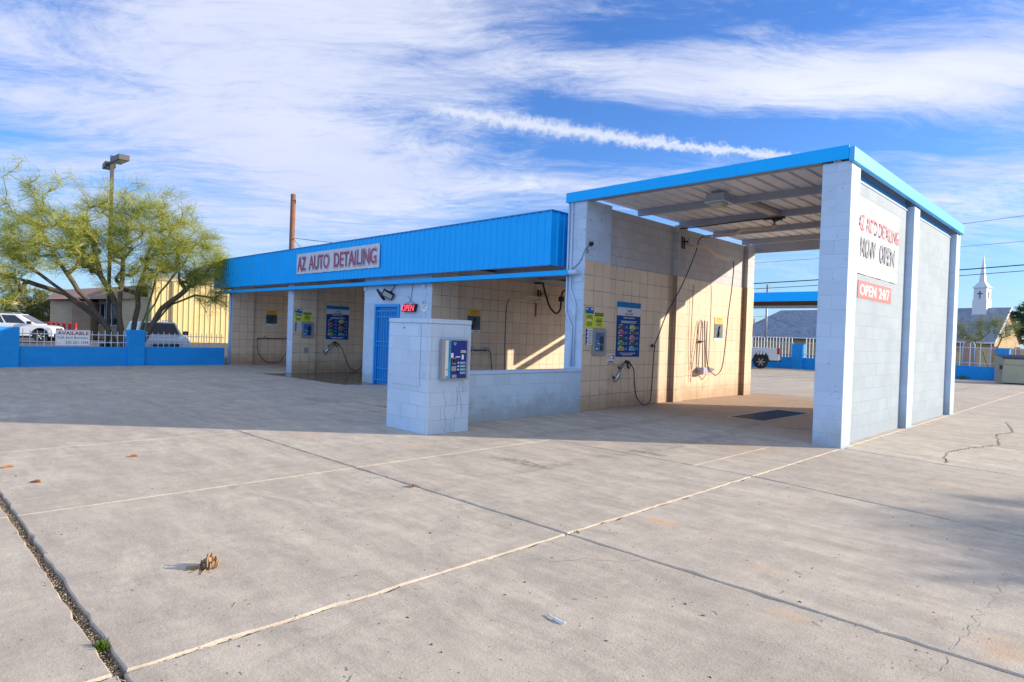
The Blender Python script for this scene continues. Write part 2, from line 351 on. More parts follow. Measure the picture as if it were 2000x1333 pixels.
for xx in (-5.1,-9.8,-12.9,-17.5): cells = split(cells, (xx,-9), (xx,-3), .004, lambda c: c.x < 0 and c.y > 0)
cells = split(cells, (-4.6,-9), (-4.6,-3), .004, lambda c: c.x < 0 and -3 < c.y < 0)
cells = split(cells, (-.70,-9), (-.71,-3), .005, lambda c: -4.6 < c.x < 0 and -3 < c.y < 0)
cells = split(cells, (-.7,-1.9), (0,-1.81), .005, lambda c: -.7 < c.x < 0 and -3 < c.y < 0)
for xx in (4.4,8.6,12.5): cells = split(cells, (xx,-9), (xx+.1,-3), .008, lambda c: c.x > 0 and c.y > 8)
hole = lambda c: -5.1 < c.x < 0 and 0 < c.y < 8.2
GR = (-2.78, -2.02, 2.10, 4.55)
cells = split(cells, (GR[0],0), (GR[0],1), 0, hole); cells = split(cells, (GR[1],0), (GR[1],1), 0, lambda c: hole(c) and c.x > GR[0])
mid = lambda c: hole(c) and GR[0] < c.x < GR[1]
cells = split(cells, (0,GR[2]), (1,GR[2]), 0, mid); cells = split(cells, (0,GR[3]), (1,GR[3]), 0, lambda c: mid(c) and c.y > GR[2])
cells = [c for c in cells if not (mid(sum(c.p, Vector((0,0)))/len(c.p)) and GR[2] < (sum(c.p, Vector((0,0)))/len(c.p)).y < GR[3])]
def inset(poly, gaps, extra=0):
    k = len(poly); out = []
    for i in range(k):
        a0, a1 = poly[i-1], poly[i]; b0, b1 = poly[i], poly[(i+1) % k]
        da = (a1-a0).normalized(); db = (b1-b0).normalized(); na = Vector((-da.y,da.x)); nb = Vector((-db.y,db.x))
        g0 = gaps[i-1]+min(extra, gaps[i-1]*.55); g1 = gaps[i]+min(extra, gaps[i]*.55)
        A = a1+na*g0; B = b0+nb*g1; den = da.x*db.y-da.y*db.x
        if abs(den) < 1e-5: out.append(A); continue
        w = B-A; t = (w.x*db.y-w.y*db.x)/den; out.append(A+da*t)
    return out
mb = MB(); tints = []
rg = random.Random(3)
for c in cells:
    if len(c.p) < 3: continue
    lo = inset(c.p, c.g); hi = inset(c.p, c.g, .007); L = []; H = []; k = len(lo)
    for i in range(k):
        a, b = lo[i], lo[(i+1) % k]; a2, b2 = hi[i], hi[(i+1) % k]; ctr = (a+b)/2
        near = (ctr-Vector((CAM.x, CAM.y))).length < 14
        ns = max(1, int((b-a).length/(.10 if near else 1.2))); d = (b-a).normalized() if (b-a).length > 0 else Vector((1,0)); nn = Vector((-d.y,d.x))
        for j in range(ns):
            t = j/ns; jit = 0 if (j == 0 or not near or not c.g[i]) else rg.gauss(0, .0035 if c.g[i] > .01 else .0016)
            if near and j and c.g[i] > .01 and rg.random() < .06: jit += .012
            L.append(a.lerp(b, t)+nn*jit); H.append(a2.lerp(b2, t)+nn*jit*1.3)
    A = [mb.P((p.x,p.y,gz(p.x)-.055)) for p in L]; B = [mb.P((p.x,p.y,gz(p.x)-.007)) for p in L]; T = [mb.P((p.x,p.y,gz(p.x))) for p in H]
    n = len(L); f0 = len(mb.f)
    mb.F(T)
    for i in range(n):
        j = (i+1) % n; mb.F((B[i],B[j],T[j],T[i])); mb.F((A[i],A[j],B[j],B[i]))
    tints += [rg.uniform(-.035,.035)]*(len(mb.f)-f0)
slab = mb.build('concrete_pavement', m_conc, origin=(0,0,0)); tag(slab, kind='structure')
at_ = slab.data.attributes.new('tint', 'FLOAT', 'FACE')
for i, v in enumerate(tints): at_.data[i].value = v
mb = MB(); xs = [-900]+[-22+.5*i for i in range(29)]+[-7,900]
for a_, b_ in zip(xs, xs[1:]): mb.quad((a_,-900,gz(a_)-.045),(b_,-900,gz(b_)-.045),(b_,900,gz(b_)-.045),(a_,900,gz(a_)-.045))

tag(MB.build(mb, 'ground', m_dirt, origin=(0,0,0)), kind='structure')
# make room for the drain pit below the ground sheet: the pit is shallow
mb = MB(); mb.quad((-200,-150,-.137),(-23.2,-150,-.137),(-23.2,150,-.137),(-200,150,-.137)); tag(mb.build('road', m_asph, origin=(0,0,0)), kind='structure')
mb = MB(); mb.quad((-7,31.5,-.038),(200,31.5,-.038),(200,43,-.038),(-7,43,-.038)); tag(mb.build('road', m_asph, origin=(0,0,0)), kind='structure')

# drain grate
t = thing('floor_drain', 'black steel grate over the drain in the floor of the tall bay', 'drain', (-2.4,3.3,0))
mb = MB(); mb.box(GR[0]+.01,GR[1]-.01,GR[2]+.01,GR[3]-.01,-.044,-.036); mb.build('pit', m_black, t)
mb = MB()
for x in [GR[0]+.04+i*.0757 for i in range(10)]: mb.box(x-.006,x+.006,GR[2]+.03,GR[3]-.03,-.034,-.004)
for i in range(25): y = GR[2]+.04+i*.0975; mb.box(GR[0]+.03,GR[1]-.03,y-.004,y+.004,-.03,-.0065)
mb.build('grate', mat('dark_wet_steel', (.03,.035,.045), .35, .6), t)
mb = MB()
for a in ((GR[0],GR[0]+.03,GR[2],GR[3]),(GR[1]-.03,GR[1],GR[2],GR[3]),(GR[0]+.03,GR[1]-.03,GR[2],GR[2]+.03),(GR[0]+.03,GR[1]-.03,GR[3]-.03,GR[3])): mb.box(a[0],a[1],a[2],a[3],-.05,.002)
mb.build('frame', mat('worn_pale_angle', (.50,.46,.42), .6), t)

# ------------------------------------------------------------------ car wash building
ZW = 4.25; ZP = 4.20; XL = -4.853; XT = -4.97; D_ = 7.74; ZT = 3.03
B = thing('car_wash_building', 'pale blue block car wash with bright blue fascia, open tiled bays and one tall bay', 'building', (-11.,3.8,0))
def bld(mb, name, m, bevel=0, label=None):
    o = mb.build(name, m, B, bevel=bevel)
    if label: o['label'] = label
    return o
def one(name, m, *b, bevel=0, label=None): return bld(MB().box(*b), name, m, bevel, label)
# right wall of the tall bay
one('pier', m_block, -.406,0,0,.41,-.1,ZP, bevel=.008)
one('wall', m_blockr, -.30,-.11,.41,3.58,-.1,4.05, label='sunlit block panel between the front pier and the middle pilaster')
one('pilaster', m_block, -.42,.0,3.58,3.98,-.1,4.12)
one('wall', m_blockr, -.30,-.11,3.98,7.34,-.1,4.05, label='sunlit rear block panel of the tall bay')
one('pilaster', m_block, -.42,.0,7.34,D_,-.1,4.12)
# inside lining of the right wall
one('tile_cladding', m_tile, -.318,-.302,.41,3.58,-.02,ZT)
one('tile_cladding', m_tile, -.318,-.302,3.98,7.34,-.02,ZT)
# steel over the right wall panels, upper strip added to stop sunlight leaking in
for a, b in ((.43,3.57),(3.99,7.33)):
    one('lintel', m_bluedoor, -.28,-.13,a,b,4.053,4.17); one('lintel', m_purlin, -.27,-.16,a,b,4.173,4.35); one('lintel_flashing', m_trim, -.29,-.095,a,b,4.038,4.052)
m_tiled = blockmat('stained_wall_tile', (.36,.24,.16), bw=.305, rh=.305, off=0, ms=.0045, jc=(.1,.06,.04), joint=1., dirt=.5, dcol=(.14,.08,.05), rough=.5, bump=.3, low=.6, lowc=(.14,.07,.03))
def tiled_wall(x, zt, xw, low=True, block=m_grime, midp=False):
    """a bay's left wall: tiled front pier, recessed wall with mid and end pilasters, facing +X"""
    xr = x-.12
    one('pier', m_block, xw, x-.012, 0,.86,-.2,zt, bevel=.008)
    one('tile_cladding', m_tile, x-.011, x, .003,.862,-.12,ZT)
    one('wall', block, min(xw+.14, xr-.1), xr-.012, .861,D_-.01,-.2,zt if low else 4.22)
    one('tile_cladding', m_tile, xr-.011, xr, .863,3.537 if midp else 7.317,-.12,ZT)
    if midp: one('tile_cladding', m_tile, xr-.011, xr, 3.95,7.317,-.12,ZT)
    for a, b in ((3.55,3.95),(7.33,D_)) if midp else ((7.33,D_),):
        one('pilaster', block, xr-.01, x-.013, a,b,-.2,zt)
        one('tile_cladding', m_tile, x-.012, x-.001, a-.003,b+.003,-.12,ZT)
        one('tile_cladding', m_tiled, xr-.01, x-.0125, a-.012,a-.001,-.12,ZT, label='brown stained tile on the pilaster edge')
tiled_wall(XL, ZW, -5.32, low=False, midp=True)
ZL = 3.22
tiled_wall(-9.755, ZL, -10.0); tiled_wall(-17.35, ZL, -17.76); tiled_wall(-22.55, ZL, -22.75)
# equipment room between bay two and bay three
mb = MB(); mb.box(-12.92,-12.34,0,.19,-.2,ZL); mb.box(-11.14,-10.01,0,.19,-.2,ZL); mb.box(-12.34,-11.14,0,.19,2.19,ZL); bld(mb, 'wall', m_block, .006, 'pale blue front wall of the equipment room')
one('wall', m_block, -12.92,-12.72,.192,D_,-.2,ZL)
one('wall', m_block, -12.718,-10.0,D_-.2,D_,-.2,ZL)
# door and security grille
dr = one('door', m_bluedoor, -12.27,-11.21,.05,.09,-.05,2.13)
mb = MB()
for a in ((-12.335,-12.27),(-11.21,-11.145)): mb.box(a[0],a[1],-.03,.16,-.08,2.13)
mb.box(-12.335,-11.145,-.03,.16,2.131,2.21); mb.build('door_frame', m_bluegrill, dr)
mb = MB()
for i in range(9): x = -12.22+i*.121; mb.box(x-.011,x+.011,-.012,.010,.06,2.06)
for z in (.10,.42,1.05,1.17,1.86,2.02): mb.box(-12.25,-11.23,-.008,.014,z-.014,z+.014)
mb.build('security_grille', m_bluegrill, dr)
mb = MB(); mb.box(-11.32,-11.27,-.05,-.01,1.0,1.14); mb.build('handle', m_steel, dr)
# roof decks with ribs
def deck(name, x0, x1, y0, y1, z, slope=0., step=.30, m=None):
    mb = MB(); prof = [(0,0),(.205,0),(.215,.042),(.275,.042),(.285,0)]; xs = []; x = x0
    while x < x1:
        for a, h in prof: xs.append((min(x+a*step/.30*1.0, x1), h))
        x += step
    top = []; bot = []
    for a, h in xs: bot.append((a, z+h)); top.append((a, z+h+.02))
    for (a, h), (b, k) in zip(bot, bot[1:]):
        if b-a < 1e-5: continue
        mb.quad((a,y0,h),(a,y1,h),(b,y1,k),(b,y0,k)); mb.quad((a,y0,h+.012),(b,y0,k+.012),(b,y1,k+.012),(a,y1,h+.012))
    return bld(mb, name, m)
m_deck = mat('pale_rusty_roof_deck', (.74,.77,.84), .55, 0, .12, 1.5, dirt=.28, dcol=(.50,.30,.16))
deck('roof_deck', -5.02,-.02,-.03,D_+.1,4.352, m=m_deck)
for y in (.12,1.95,3.72,5.42,7.10): one('purlin', m_purlin, -4.95 if y > 1 else -5.0,-.31,y-.035,y+.035,4.215,4.35)
one('ceiling_joist', mat('pale_joist', (.45,.43,.42), .6), -2.70,-2.52,1.99,3.68,4.24,4.33)
# tall bay fascia
one('fascia', m_blue, -5.36,-.03,-.06,-.035,4.215,4.415, bevel=.004)
one('fascia', mat('sunlit_look_blue', (.035,.40,.80), .35, 0, .06), -.029,.05,-.06,D_+.12,4.17,4.385, bevel=.012, label='eaves trim along the right side of the tall bay')  # fascia blue shifted to paint in the trim's sunlit look
one('fascia', m_purlin, -5.02,-.03,D_+.1,D_+.13,4.06,4.37)
for x in (-1.75,-3.6): one('fascia_seam', m_blue, x-.02,x+.02,-.064,-.0605,4.216,4.414)
one('soffit', m_purlin, -5.33,-.42,-.034,.0,4.21,4.24)
# low building roof, ribbed fascia, gutter
deck('roof_deck', -23.98,-5.62,-.1,D_+.1,ZL+.08, m=m_deck)
for y in (.6,2.4,4.2,6.,7.6): one('purlin', m_purlin, -22.8,-5.62,y-.04,y+.04,ZL-.06,ZL+.078)
mb = MB(); Yf = -.22; pts = []; x = -24.0
while x < -5.66:
    pts += [(x,Yf),(x+.125,Yf),(x+.145,Yf-.022),(x+.185,Yf-.022),(x+.205,Yf)]; x += .205
pts = pts[:-1]+[(-5.6,Yf)]
y = Yf+.08; 
while y < D_: pts += [(-5.6,y),(-5.6,y+.10),(-5.578,y+.12),(-5.578,y+.16),(-5.6,y+.18)]; y += .205
pts2 = [p for p in pts]
for (a, b), (c, d) in zip(pts2, pts2[1:]):
    if abs(a-c)+abs(b-d) < 1e-6: continue
    mb.quad((a,b,2.955),(c,d,2.955),(c,d,4.06),(a,b,4.06))
y = D_
mb.quad((-24.0,D_,2.955),(-24.0,Yf,2.955),(-24.0,Yf,4.06),(-24.0,D_,4.06))
mb.quad((-5.6,D_,2.955),(-24.0,D_,2.955),(-24.0,D_,4.06),(-5.6,D_,4.06))
bld(mb, 'fascia', m_blue, label='ribbed blue fascia along the low bays')
mb = MB(); mb.box(-24.02,-5.56,-.25,-.19,4.06,4.085); mb.box(-5.64,-5.56,-.188,D_,4.06,4.085); mb.box(-24.02,-5.62,-.235,-.205,2.94,2.954); bld(mb, 'fascia_cap', mat('blue_cap', (.002,.17,.5), .4))
one('soffit', mat('dark_grey_soffit', (.20,.20,.22), .7, 0, .3), -23.9,-5.62,-.18,.0,2.97,2.985)  # dark mottled grey
mb = MB(); mb.box(-23.95,-5.16,-.20,-.05,2.73,2.83); bld(mb, 'gutter', m_blue, .006)
one('gutter', m_blue, -23.95,-5.4,D_+.10,D_+.24,2.36,2.50,label='unseen rear gutter of the low bays, set to shape a sun patch'); one('sun_patch_header', m_blue, -23.95,-5.4,D_+.005,D_+.09,2.60,3.05)  # unseen: header added and gutter height set to shape the bay's sun patch
mb = MB(); mb.tube([(-5.30,-.13,2.785),(-4.93,-.13,2.785)], .05, 14); mb.box(-5.08,-4.90,-.02,-.002,2.60,2.74); bld(mb, 'downspout', m_trim)
mb = MB()
for x in (-10.05,-12.8,-17.45): mb.box(x-.12,x,-.03,-.002,2.60,2.72)
build_each(mb, 'gutter_bracket', m_trim, B)
# conduits down the front pier
for k, pa in enumerate(([(-5.29,-.025,4.20),(-5.29,-.025,2.2),(-5.29,-.025,2.0),(-5.20,-.025,1.82),(-5.12,-.025,1.70),(-5.12,-.025,.9)], [(-5.20,-.03,4.20),(-5.20,-.03,2.7),(-5.19,-.03,2.45),(-5.11,-.03,2.30),(-5.05,-.03,2.15),(-5.05,-.03,.9)])):
    mb = MB(); mb.tube(pa, .019, 8)
    if k: mb.box(-5.10,-5.02,-.06,-.003,1.93,2.10)
    bld(mb, 'conduit', m_trim)
mb = MB(); mb.tube([(-22.66,-.05,-.1),(-22.66,-.05,2.75)], .045, 10); bld(mb, 'downspout', m_trim)
# small bolts and anchor holes on the piers
mb = MB(); rg = random.Random(5)
for i in range(13): x = rg.uniform(-.39,-.02); z = rg.uniform(.3,4.1); mb.box(x-.004,x+.004,-.006,-.001,z-.005,z+.005)
for i in range(26): x = rg.uniform(-5.28,-4.88); z = rg.uniform(.5,4.1); mb.box(x-.005,x+.005,-.006,-.001,z-.006,z+.006)
for i in range(20): y = rg.uniform(.05,.8); z = rg.uniform(3.1,4.1); mb.box(XL-.013,XL-.006,y-.008,y+.008,z-.006,z+.006)
bld(mb, 'anchor_bolt', m_black)['kind'] = 'stuff'

# low wall and pay pillar
LW = tag(MB().box(-5.033,-4.833,-3.5,-.012,-.1,.80).build('low_block_wall', m_lowwall, bevel=.006), 'grimy pale blue knee-high block wall joining the payment pillar to the tall bay', 'wall')
c = MB().box(-5.045,-4.821,-3.5,-.012,.803,.86).build('coping', m_trim, LW, bevel=.008)
K = thing('payment_pillar', 'freestanding square pale blue block pillar with a hatch and payment machine', 'pillar', (-4.74,-3.92,0))
MB().box(-5.25,-4.218,-4.312,-3.515,-.1,1.615).build('pillar_body', m_blockk, K, bevel=.01)
MB().box(-5.255,-4.213,-4.317,-3.51,1.617,1.69).build('cap', m_blockk, K, bevel=.012)
mb = MB(); mb.box(-5.12,-4.42,-4.326,-4.314,.69,1.585); hp = mb.build('access_hatch', m_block, K, bevel=.003)
MB().box(-4.83,-4.81,-4.335,-4.327,1.535,1.555).build('lock', m_black, hp)
# cracks in the pillar's side: thin dark wandering strips
mb = MB(); rg = random.Random(11)
for y0, z0, n in ((-3.98,.02,16),(-3.82,.0,15),(-3.68,.3,11),(-3.75,.45,6)):
    y, z = y0, z0
    for i in range(n):
        y2, z2 = y+rg.uniform(-.022,.022), z+rg.uniform(.02,.06)
        mb.quad((-4.2165,y,z),(-4.2165,y+.004,z),(-4.2165,y2+.004,z2),(-4.2165,y2,z2)); y, z = y2, z2
mb.build('crack', mat('crack_dark', (.08,.10,.14), .9), K)
# payment machine
P = thing('payment_machine', 'dark blue card and coin payment panel in a steel box on the pillar', 'payment machine', (-4.2,-3.86,.8))
fr = frame((-4.216,-4.13,.80), (0,1,0), (0,0,1))
mb = MB(fr); mb.box(0,.50,0,.60,.0,.085); mb.build('housing', m_galv, P, bevel=.008)
mb = MB(fr); mb.cur = 0; mb.rect(.045,.105,.02,.58,.0865); mb.cur = 1; mb.rect(.105,.15,.02,.58,.0868); mb.cur = 2; mb.rect(.15,.46,.02,.58,.087)
mb.cur = 3; mb.rect(.34,.44,.40,.425,.0885); mb.rect(.35,.425,.43,.438,.0885); mb.rect(.36,.40,.30,.37,.0885); mb.rect(.155,.20,.325,.395,.0885); mb.rect(.24,.33,.33,.345,.0885); mb.rect(.21,.24,.515,.522,.0885)
for j in range(4): z = .10+j*.05; mb.cur = 1; mb.rect(.33,.445,z-.018,z+.018,.0885); mb.cur = 4; mb.rect(.338,.437,z-.010,z+.011,.0895); mb.cur = 3; mb.rect(.345,.40,z-.005,z+.001,.0905)
mb.cur = 4; mb.rect(.35,.43,.405,.42,.0895); mb.rect(.18,.255,.23,.32,.0885); mb.rect(.17,.26,.13,.20,.0885); mb.rect(.065,.10,.14,.16,.0885); mb.rect(.18,.27,.03,.075,.0885)
mb.cur = 1; mb.rect(.195,.255,.53,.555,.0885); mb.rect(.06,.13,.02,.06,.0885)
mb.build('face_panel', [m_white, m_cyan, m_navy, m_galvw, m_galv], P)
fr2 = frame((-4.216+.0,-4.13,.80), (0,1,0), (0,0,1))
mb = MB((Vector((-4.216+.090,-4.13+.137,.80+.26)), Vector((0,0,1)), Vector((0,-1,0)), Vector((1,0,0)))); mb.text('TITAN DELUXE', 0,0,.30,.024,0,.0,.01); mb.build('lettering', m_navy, P)
for j in range(4):
    mb = MB(); z = .80+.10+j*.05; mb.lathe((-4.13,-4.13+.295,z), (1,0,0), [(.014,0),(.014,.012),(.009,.016)], 12); mb.build('button', m_white if j else m_black, P)
mb = MB(fr); mb.box(.185,.25,.25,.31,.088,.102); mb.build('card_reader', m_black, P)

# ------------------------------------------------------------------ equipment repeated in the bays
def bars(mb, x0, x1, y, w, c=.0035, n=1, dy=.03, rg=random.Random(2)):
    for i in range(n):
        a = x0+rg.uniform(0,.12)*(x1-x0); b = x1-rg.uniform(0,.15)*(x1-x0); mb.rect(a, b, y-i*dy-w/2, y-i*dy+w/2, c)
def poster(x, tint, where):
    t = thing('instruction_poster', 'large blue instructions poster with coloured boxes in '+where, 'poster', (x,1.75,1.08), 'wash instruction posters')
    W_, H_ = .90, 1.2; fr = frame((x+.004,1.30,1.09), (0,1,0), (0,0,1))
    MB(fr).box(0,W_,0,H_,-.003,.003).build('board', m_posterblue, t)
    mb = MB(fr); mb.rect(0,W_,H_-.14,H_,.0034); mb.cur = 1; mb.rect(0,W_,H_-.30,H_-.12,.0038)
    mb.cur = 2; mb.tube([(.36,H_-.16,.005),(.45,H_-.2,.005),(.55,H_-.15,.005),(.52,H_-.21,.005),(.42,H_-.2,.005)], .008, 5); mb.text('CAR WASH', .30,H_-.285,.30,.05,.004,.001,.02)
    mb.cur = 3; mb.text('Washing Instructions', .24,H_-.37,.42,.045,.004,.001,.02); bars(mb, .12,.80,H_-.42,.012,.005,2,.03)
    cols = [(2,5),(6,4),(7,8),(9,2),(10,11)]
    for r in range(5):
        for cidx in range(2):
            x0 = .07+cidx*.42; y0 = H_-.59-r*.118; mb.cur = cols[r][cidx]; mb.rect(x0,x0+.22,y0,y0+.075,.0045)
            mb.cur = 3; mb.rect(x0+.03,x0+.15,y0+.082,y0+.095,.0045); mb.rect(x0+.012,x0+.035,y0+.02,y0+.05,.0052)
            mb.cur = 2; bars(mb, x0+.06,x0+.20,y0+.055,.005,.0052,3,.018)
            mb.cur = 12; mb.tube([(x0+.25,y0+.01,.005),(x0+.28,y0+.05,.005),(x0+.33,y0+.065,.005),(x0+.31,y0+.03,.005),(x0+.345,y0+.01,.005)], .008, 5)
    mb.cur = 3; mb.text('Thank You For Your Business!', .15,.065,.58,.032,.004,.001,.02); bars(mb, .22,.66,.045,.012,.005,1)
    c = [m_posterlt, m_whiteb, m_ink, m_galvw, mat('ink_black_box', (.02,.025,.035), .4), mat('box_lime', (.6,.6,.04), .4), mat('box_magenta', (.5,.01,.12), .4), m_ink,
         mat('box_orange', (.65,.09,.03), .4), mat('box_green', (.0,.3,.06), .4), mat('box_gold', (.55,.38,.04), .4), mat('box_sky', (.02,.4,.65), .4), mat('tool_grey', (.35,.45,.5), .4)]
    cols_map = c; mb.build('printing', cols_map, t)
def payset(x, where):
    fr = frame((x+.002,0,0), (0,1,0), (0,0,1))
    t = thing('wall_notice', 'tall blue over lime notice at the pier edge of '+where, 'notice', (x,.21,1.69), 'two-tone wall notices')
    MB(fr).box(.06,.335,1.69,2.10,0,.004).build('board', m_yel, t)
    mb = MB(fr); mb.rect(.06,.335,1.97,2.10,.0045); mb.cur = 1; mb.rect(.08,.14,2.05,2.08,.0055); mb.rect(.24,.31,2.05,2.08,.0055); mb.cur = 2; mb.text('Self Serve', .10,1.985,.2,.035,.005,.001)
    bars(mb, .08,.315,1.94,.014,.0055,4,.026); bars(mb, .09,.30,1.80,.012,.0055,4,.024); mb.cur = 1; mb.rect(.12,.26,1.835,1.86,.0057)
    mb.build('printing', [m_posterlt, m_galvw, m_ink], t)
    t = thing('wall_notice', 'square lime notice with black heading in '+where, 'notice', (x,.5,1.71), 'lime yellow square notices')
    MB(fr).box(.365,.665,1.71,2.00,0,.004).build('board', m_yel, t)
    mb = MB(fr); mb.rect(.365,.665,1.93,2.0,.0045); bars(mb, .40,.63,1.895,.010,.0055,7,.026); mb.rect(.42,.61,1.815,1.835,.0056); mb.cur = 1; mb.text('DON\'T DRIVE OFF', .385,1.95,.26,.035,.005,.001,.01)
    mb.build('printing', [m_ink, m_yel], t)
    t = thing('wall_notice', 'white notice with dark scalloped edge in '+where, 'notice', (x,.2,1.34), 'white scalloped notices')
    MB(fr).box(.09,.315,1.34,1.665,0,.004).build('board', m_galvw, t)
    mb = MB(fr); mb.rect(.09,.125,1.34,1.665,.0045)
    for i in range(4): mb.lathe((.128,1.40+i*.075,.0045), (0,0,1), [(.024,0),(.024,.0006)], 10)
    bars(mb, .17,.29,1.63,.010,.0055,9,.033); mb.build('printing', m_navy, t)
    t = thing('coin_box', 'grey rounded steel payment box in '+where, 'coin box', (x,.52,1.12), 'coin boxes in the bays')
    mb = MB(fr); a, b, c, d, q = .30,.755,1.12,1.685,.06
    poly = [(a+q,c),(b-q,c),(b-.018,c+.018),(b,c+q),(b,d-q),(b-.018,d-.018),(b-q,d),(a+q,d),(a+.018,d-.018),(a,d-q),(a,c+q),(a+.018,c+.018)]
    A = [mb.P((p[0],p[1],0)) for p in poly]; Bq = [mb.P((p[0],p[1],.035)) for p in poly]; mb.F(Bq)
    for i in range(12): mb.F((A[i],A[(i+1) % 12],Bq[(i+1) % 12],Bq[i]))
    mb.build('cover_plate', m_galv, t, bevel=.004)
    mb = MB(fr); mb.box(.385,.665,1.21,1.60,.036,.041); mb.build('face_panel', mat('panel_blue', (.01,.14,.36), .4), t)
    mb = MB(fr); mb.box(.54,.63,1.37,1.52,.0415,.055); mb.box(.52,.62,1.235,1.33,.0415,.05); mb.build('coin_slot', m_black, t)
    mb = MB(fr); mb.rect(.44,.51,1.52,1.565,.0425); mb.cur = 1; mb.rect(.41,.43,1.41,1.43,.0425); mb.rect(.44,.50,1.36,1.38,.0425); mb.rect(.40,.46,1.25,1.28,.0425); mb.cur = 2; mb.rect(.51,.53,1.23,1.335,.0425); mb.build('printing', [m_red, m_galvw, m_gold], t)
    mb = MB(fr)
    for p in ((.325,1.15),(.73,1.15),(.325,1.655),(.73,1.655)): mb.lathe((p[0],p[1],.035), (0,0,1), [(.008,0),(.008,.004)], 8)
    build_each(mb, 'screw', m_steel, t)
def lance(x, where, hookend, hosepath):
    t = thing('spray_gun_holder', 'tilted steel tube holding a black spray gun in '+where, 'spray gun', (x,1.4,.55), 'spray guns parked in holders')
    mb = MB(); mb.tube([(x+.07,1.22,.57),(x+.07,1.56,.95)], .038, 12); mb.build('holder_tube', m_steel, t)
    mb = MB()
    for y, z in ((1.28,.64),(1.46,.85)): mb.box(x,x+.05,y-.05,y+.05,z-.015,z+.015); mb.lathe((x+.01,y-.06,z+.03),(1,0,0),[(.016,0),(.016,.01)],8)
    build_each(mb, 'bracket', m_black, t)
    mb = MB(); mb.tube([(x+.07,1.53,.92),(x+.08,1.60,1.0),(x+.09,1.66,.99),(x+.09,1.78,.91)], [.03,.03,.026,.018], 10); mb.tube([(x+.09,1.63,.99),(x+.09,1.66,.88),(x+.09,1.71,.84)], .014, 8); mb.tube([(x+.09,1.60,.96),(x+.09,1.63,.86),(x+.09,1.70,.83),(x+.09,1.76,.90)], .008, 6)
    mb.build('spray_gun', m_black, t)
    mb = MB(); mb.tube(bez(hosepath), .0125, 7); mb.build('hose', m_hose, t)
def brushphoto(x, y, where):
    t = thing('foam_brush_sign', 'amber topped brush photo sign on '+where, 'sign', (x,y+.23,1.53), 'foam brush signs')
    fr = frame((x+.002,y,1.52), (0,1,0), (0,0,1)); MB(fr).box(0,.47,0,.62,0,.004).build('board', m_photo, t)
    mb = MB(fr); mb.rect(0,.47,.44,.62,.0045); mb.cur = 1; mb.text('FOAM BRUSH', .10,.56,.27,.03,.005,.001,.01); bars(mb, .08,.38,.52,.008,.0055,2,.03); mb.tube([(.20,.10,.006),(.28,.38,.006)], .035, 8)
    mb.cur = 2; mb.rect(0,.47,0,.06,.0046); mb.cur = 1; mb.rect(.22,.42,.02,.035,.0055); mb.build('printing', [m_gold, m_ink, m_galvw], t)
def boom(name, label, pivot, path, hose, where_wall=True, cat='hose boom', extra=None, group='overhead hose booms'):
    t = thing(name, label, cat, pivot, group)
    mb = MB(); p = Vector(pivot); 
    if where_wall: mb.box(p.x-.16,p.x-.13,p.y-.10,p.y-.05,p.z-.14,p.z+.16); mb.box(p.x-.16,p.x-.13,p.y+.0,p.y+.05,p.z-.14,p.z+.14); mb.box(p.x-.15,p.x,p.y-.02,p.y+.02,p.z+.02,p.z+.05)
    else: mb.box(p.x-.22,p.x+.22,p.y-.05,p.y+.05,p.z+.12,p.z+.16); mb.box(p.x-.05,p.x+.16,p.y-.03,p.y+.05,p.z+.09,p.z+.12)
    mb.build('mounting_bracket', m_black, t)
    mb = MB(); mb.cyl(p-Vector((0,0,.06)), p+Vector((0,0,.12)), .025, 10); mb.cyl(p-Vector((0,0,.03)), p+Vector((0,0,.01)), .045, 10); mb.build('swivel', m_steel, t)
    mb = MB(); mb.tube(path, .020, 8); q = [Vector(a)+Vector((0,0,-.045)) for a in path]; mb.tube(q, .013, 6); mb.build('boom_arm', m_copper, t)
    mb = MB(); mb.tube(bez(hose), .013, 7); mb.build('hose', m_hose, t)
    return t

for x, w, tag_ in ((XL,'the tall bay',0), (-17.35,'the third bay from the right',1)):
    payset(x, w); poster(x-.12, 0, w)
# warning signs
for x, y0, y1, z0, z1, lb in ((XT,1.0,1.27,.94,1.18,'small red-edged notice with a black hose drawing below the tall bay poster'), (-17.47,1.84,2.26,1.31,1.56,'small red-edged notice right of the blue poster in the shaded third bay')):
    t = thing('warning_sign', lb, 'sign', (x,(y0+y1)/2,z0)); fr = frame((x+.002,y0,z0), (0,1,0), (0,0,1)); w, h = y1-y0, z1-z0
    MB(fr).box(0,w,0,h,0,.004).build('board', mat('red_border', (.5,.04,.06), .5), t)
    mb = MB(fr); mb.rect(.012,w-.012,.012,h-.012,.0045); mb.cur = 1; mb.tube([(w*.6,h*.75,.006),(w*.75,h*.8,.006),(w*.85,h*.6,.006),(w*.7,h*.4,.006)], .012, 6); mb.rect(w*.15,w*.85,h*.12,h*.24,.0055); bars(mb, w*.1,w*.5,h*.75,.008,.0055,3,.03); mb.build('printing', [m_galvw, m_ink], t)
mb = MB(); mb.box(-17.348,-17.32,.42,.56,.60,.80); tag(mb.build('coin_return', m_galv, bevel=.01), 'small grey metal tray on the tile below the third bay coin box', 'coin tray')
lance(XT, 'the tall bay', None, [(XT+.09,1.78,.91),(XT+.08,1.90,.80),(XT+.07,1.95,.55),(XT+.08,2.03,.22),(XT+.12,2.22,.03),(XT+.14,2.40,.025),(XT+.10,2.58,.12),(XT+.06,2.68,.40),(XT+.05,2.72,.9),(XT+.05,2.75,1.34)])
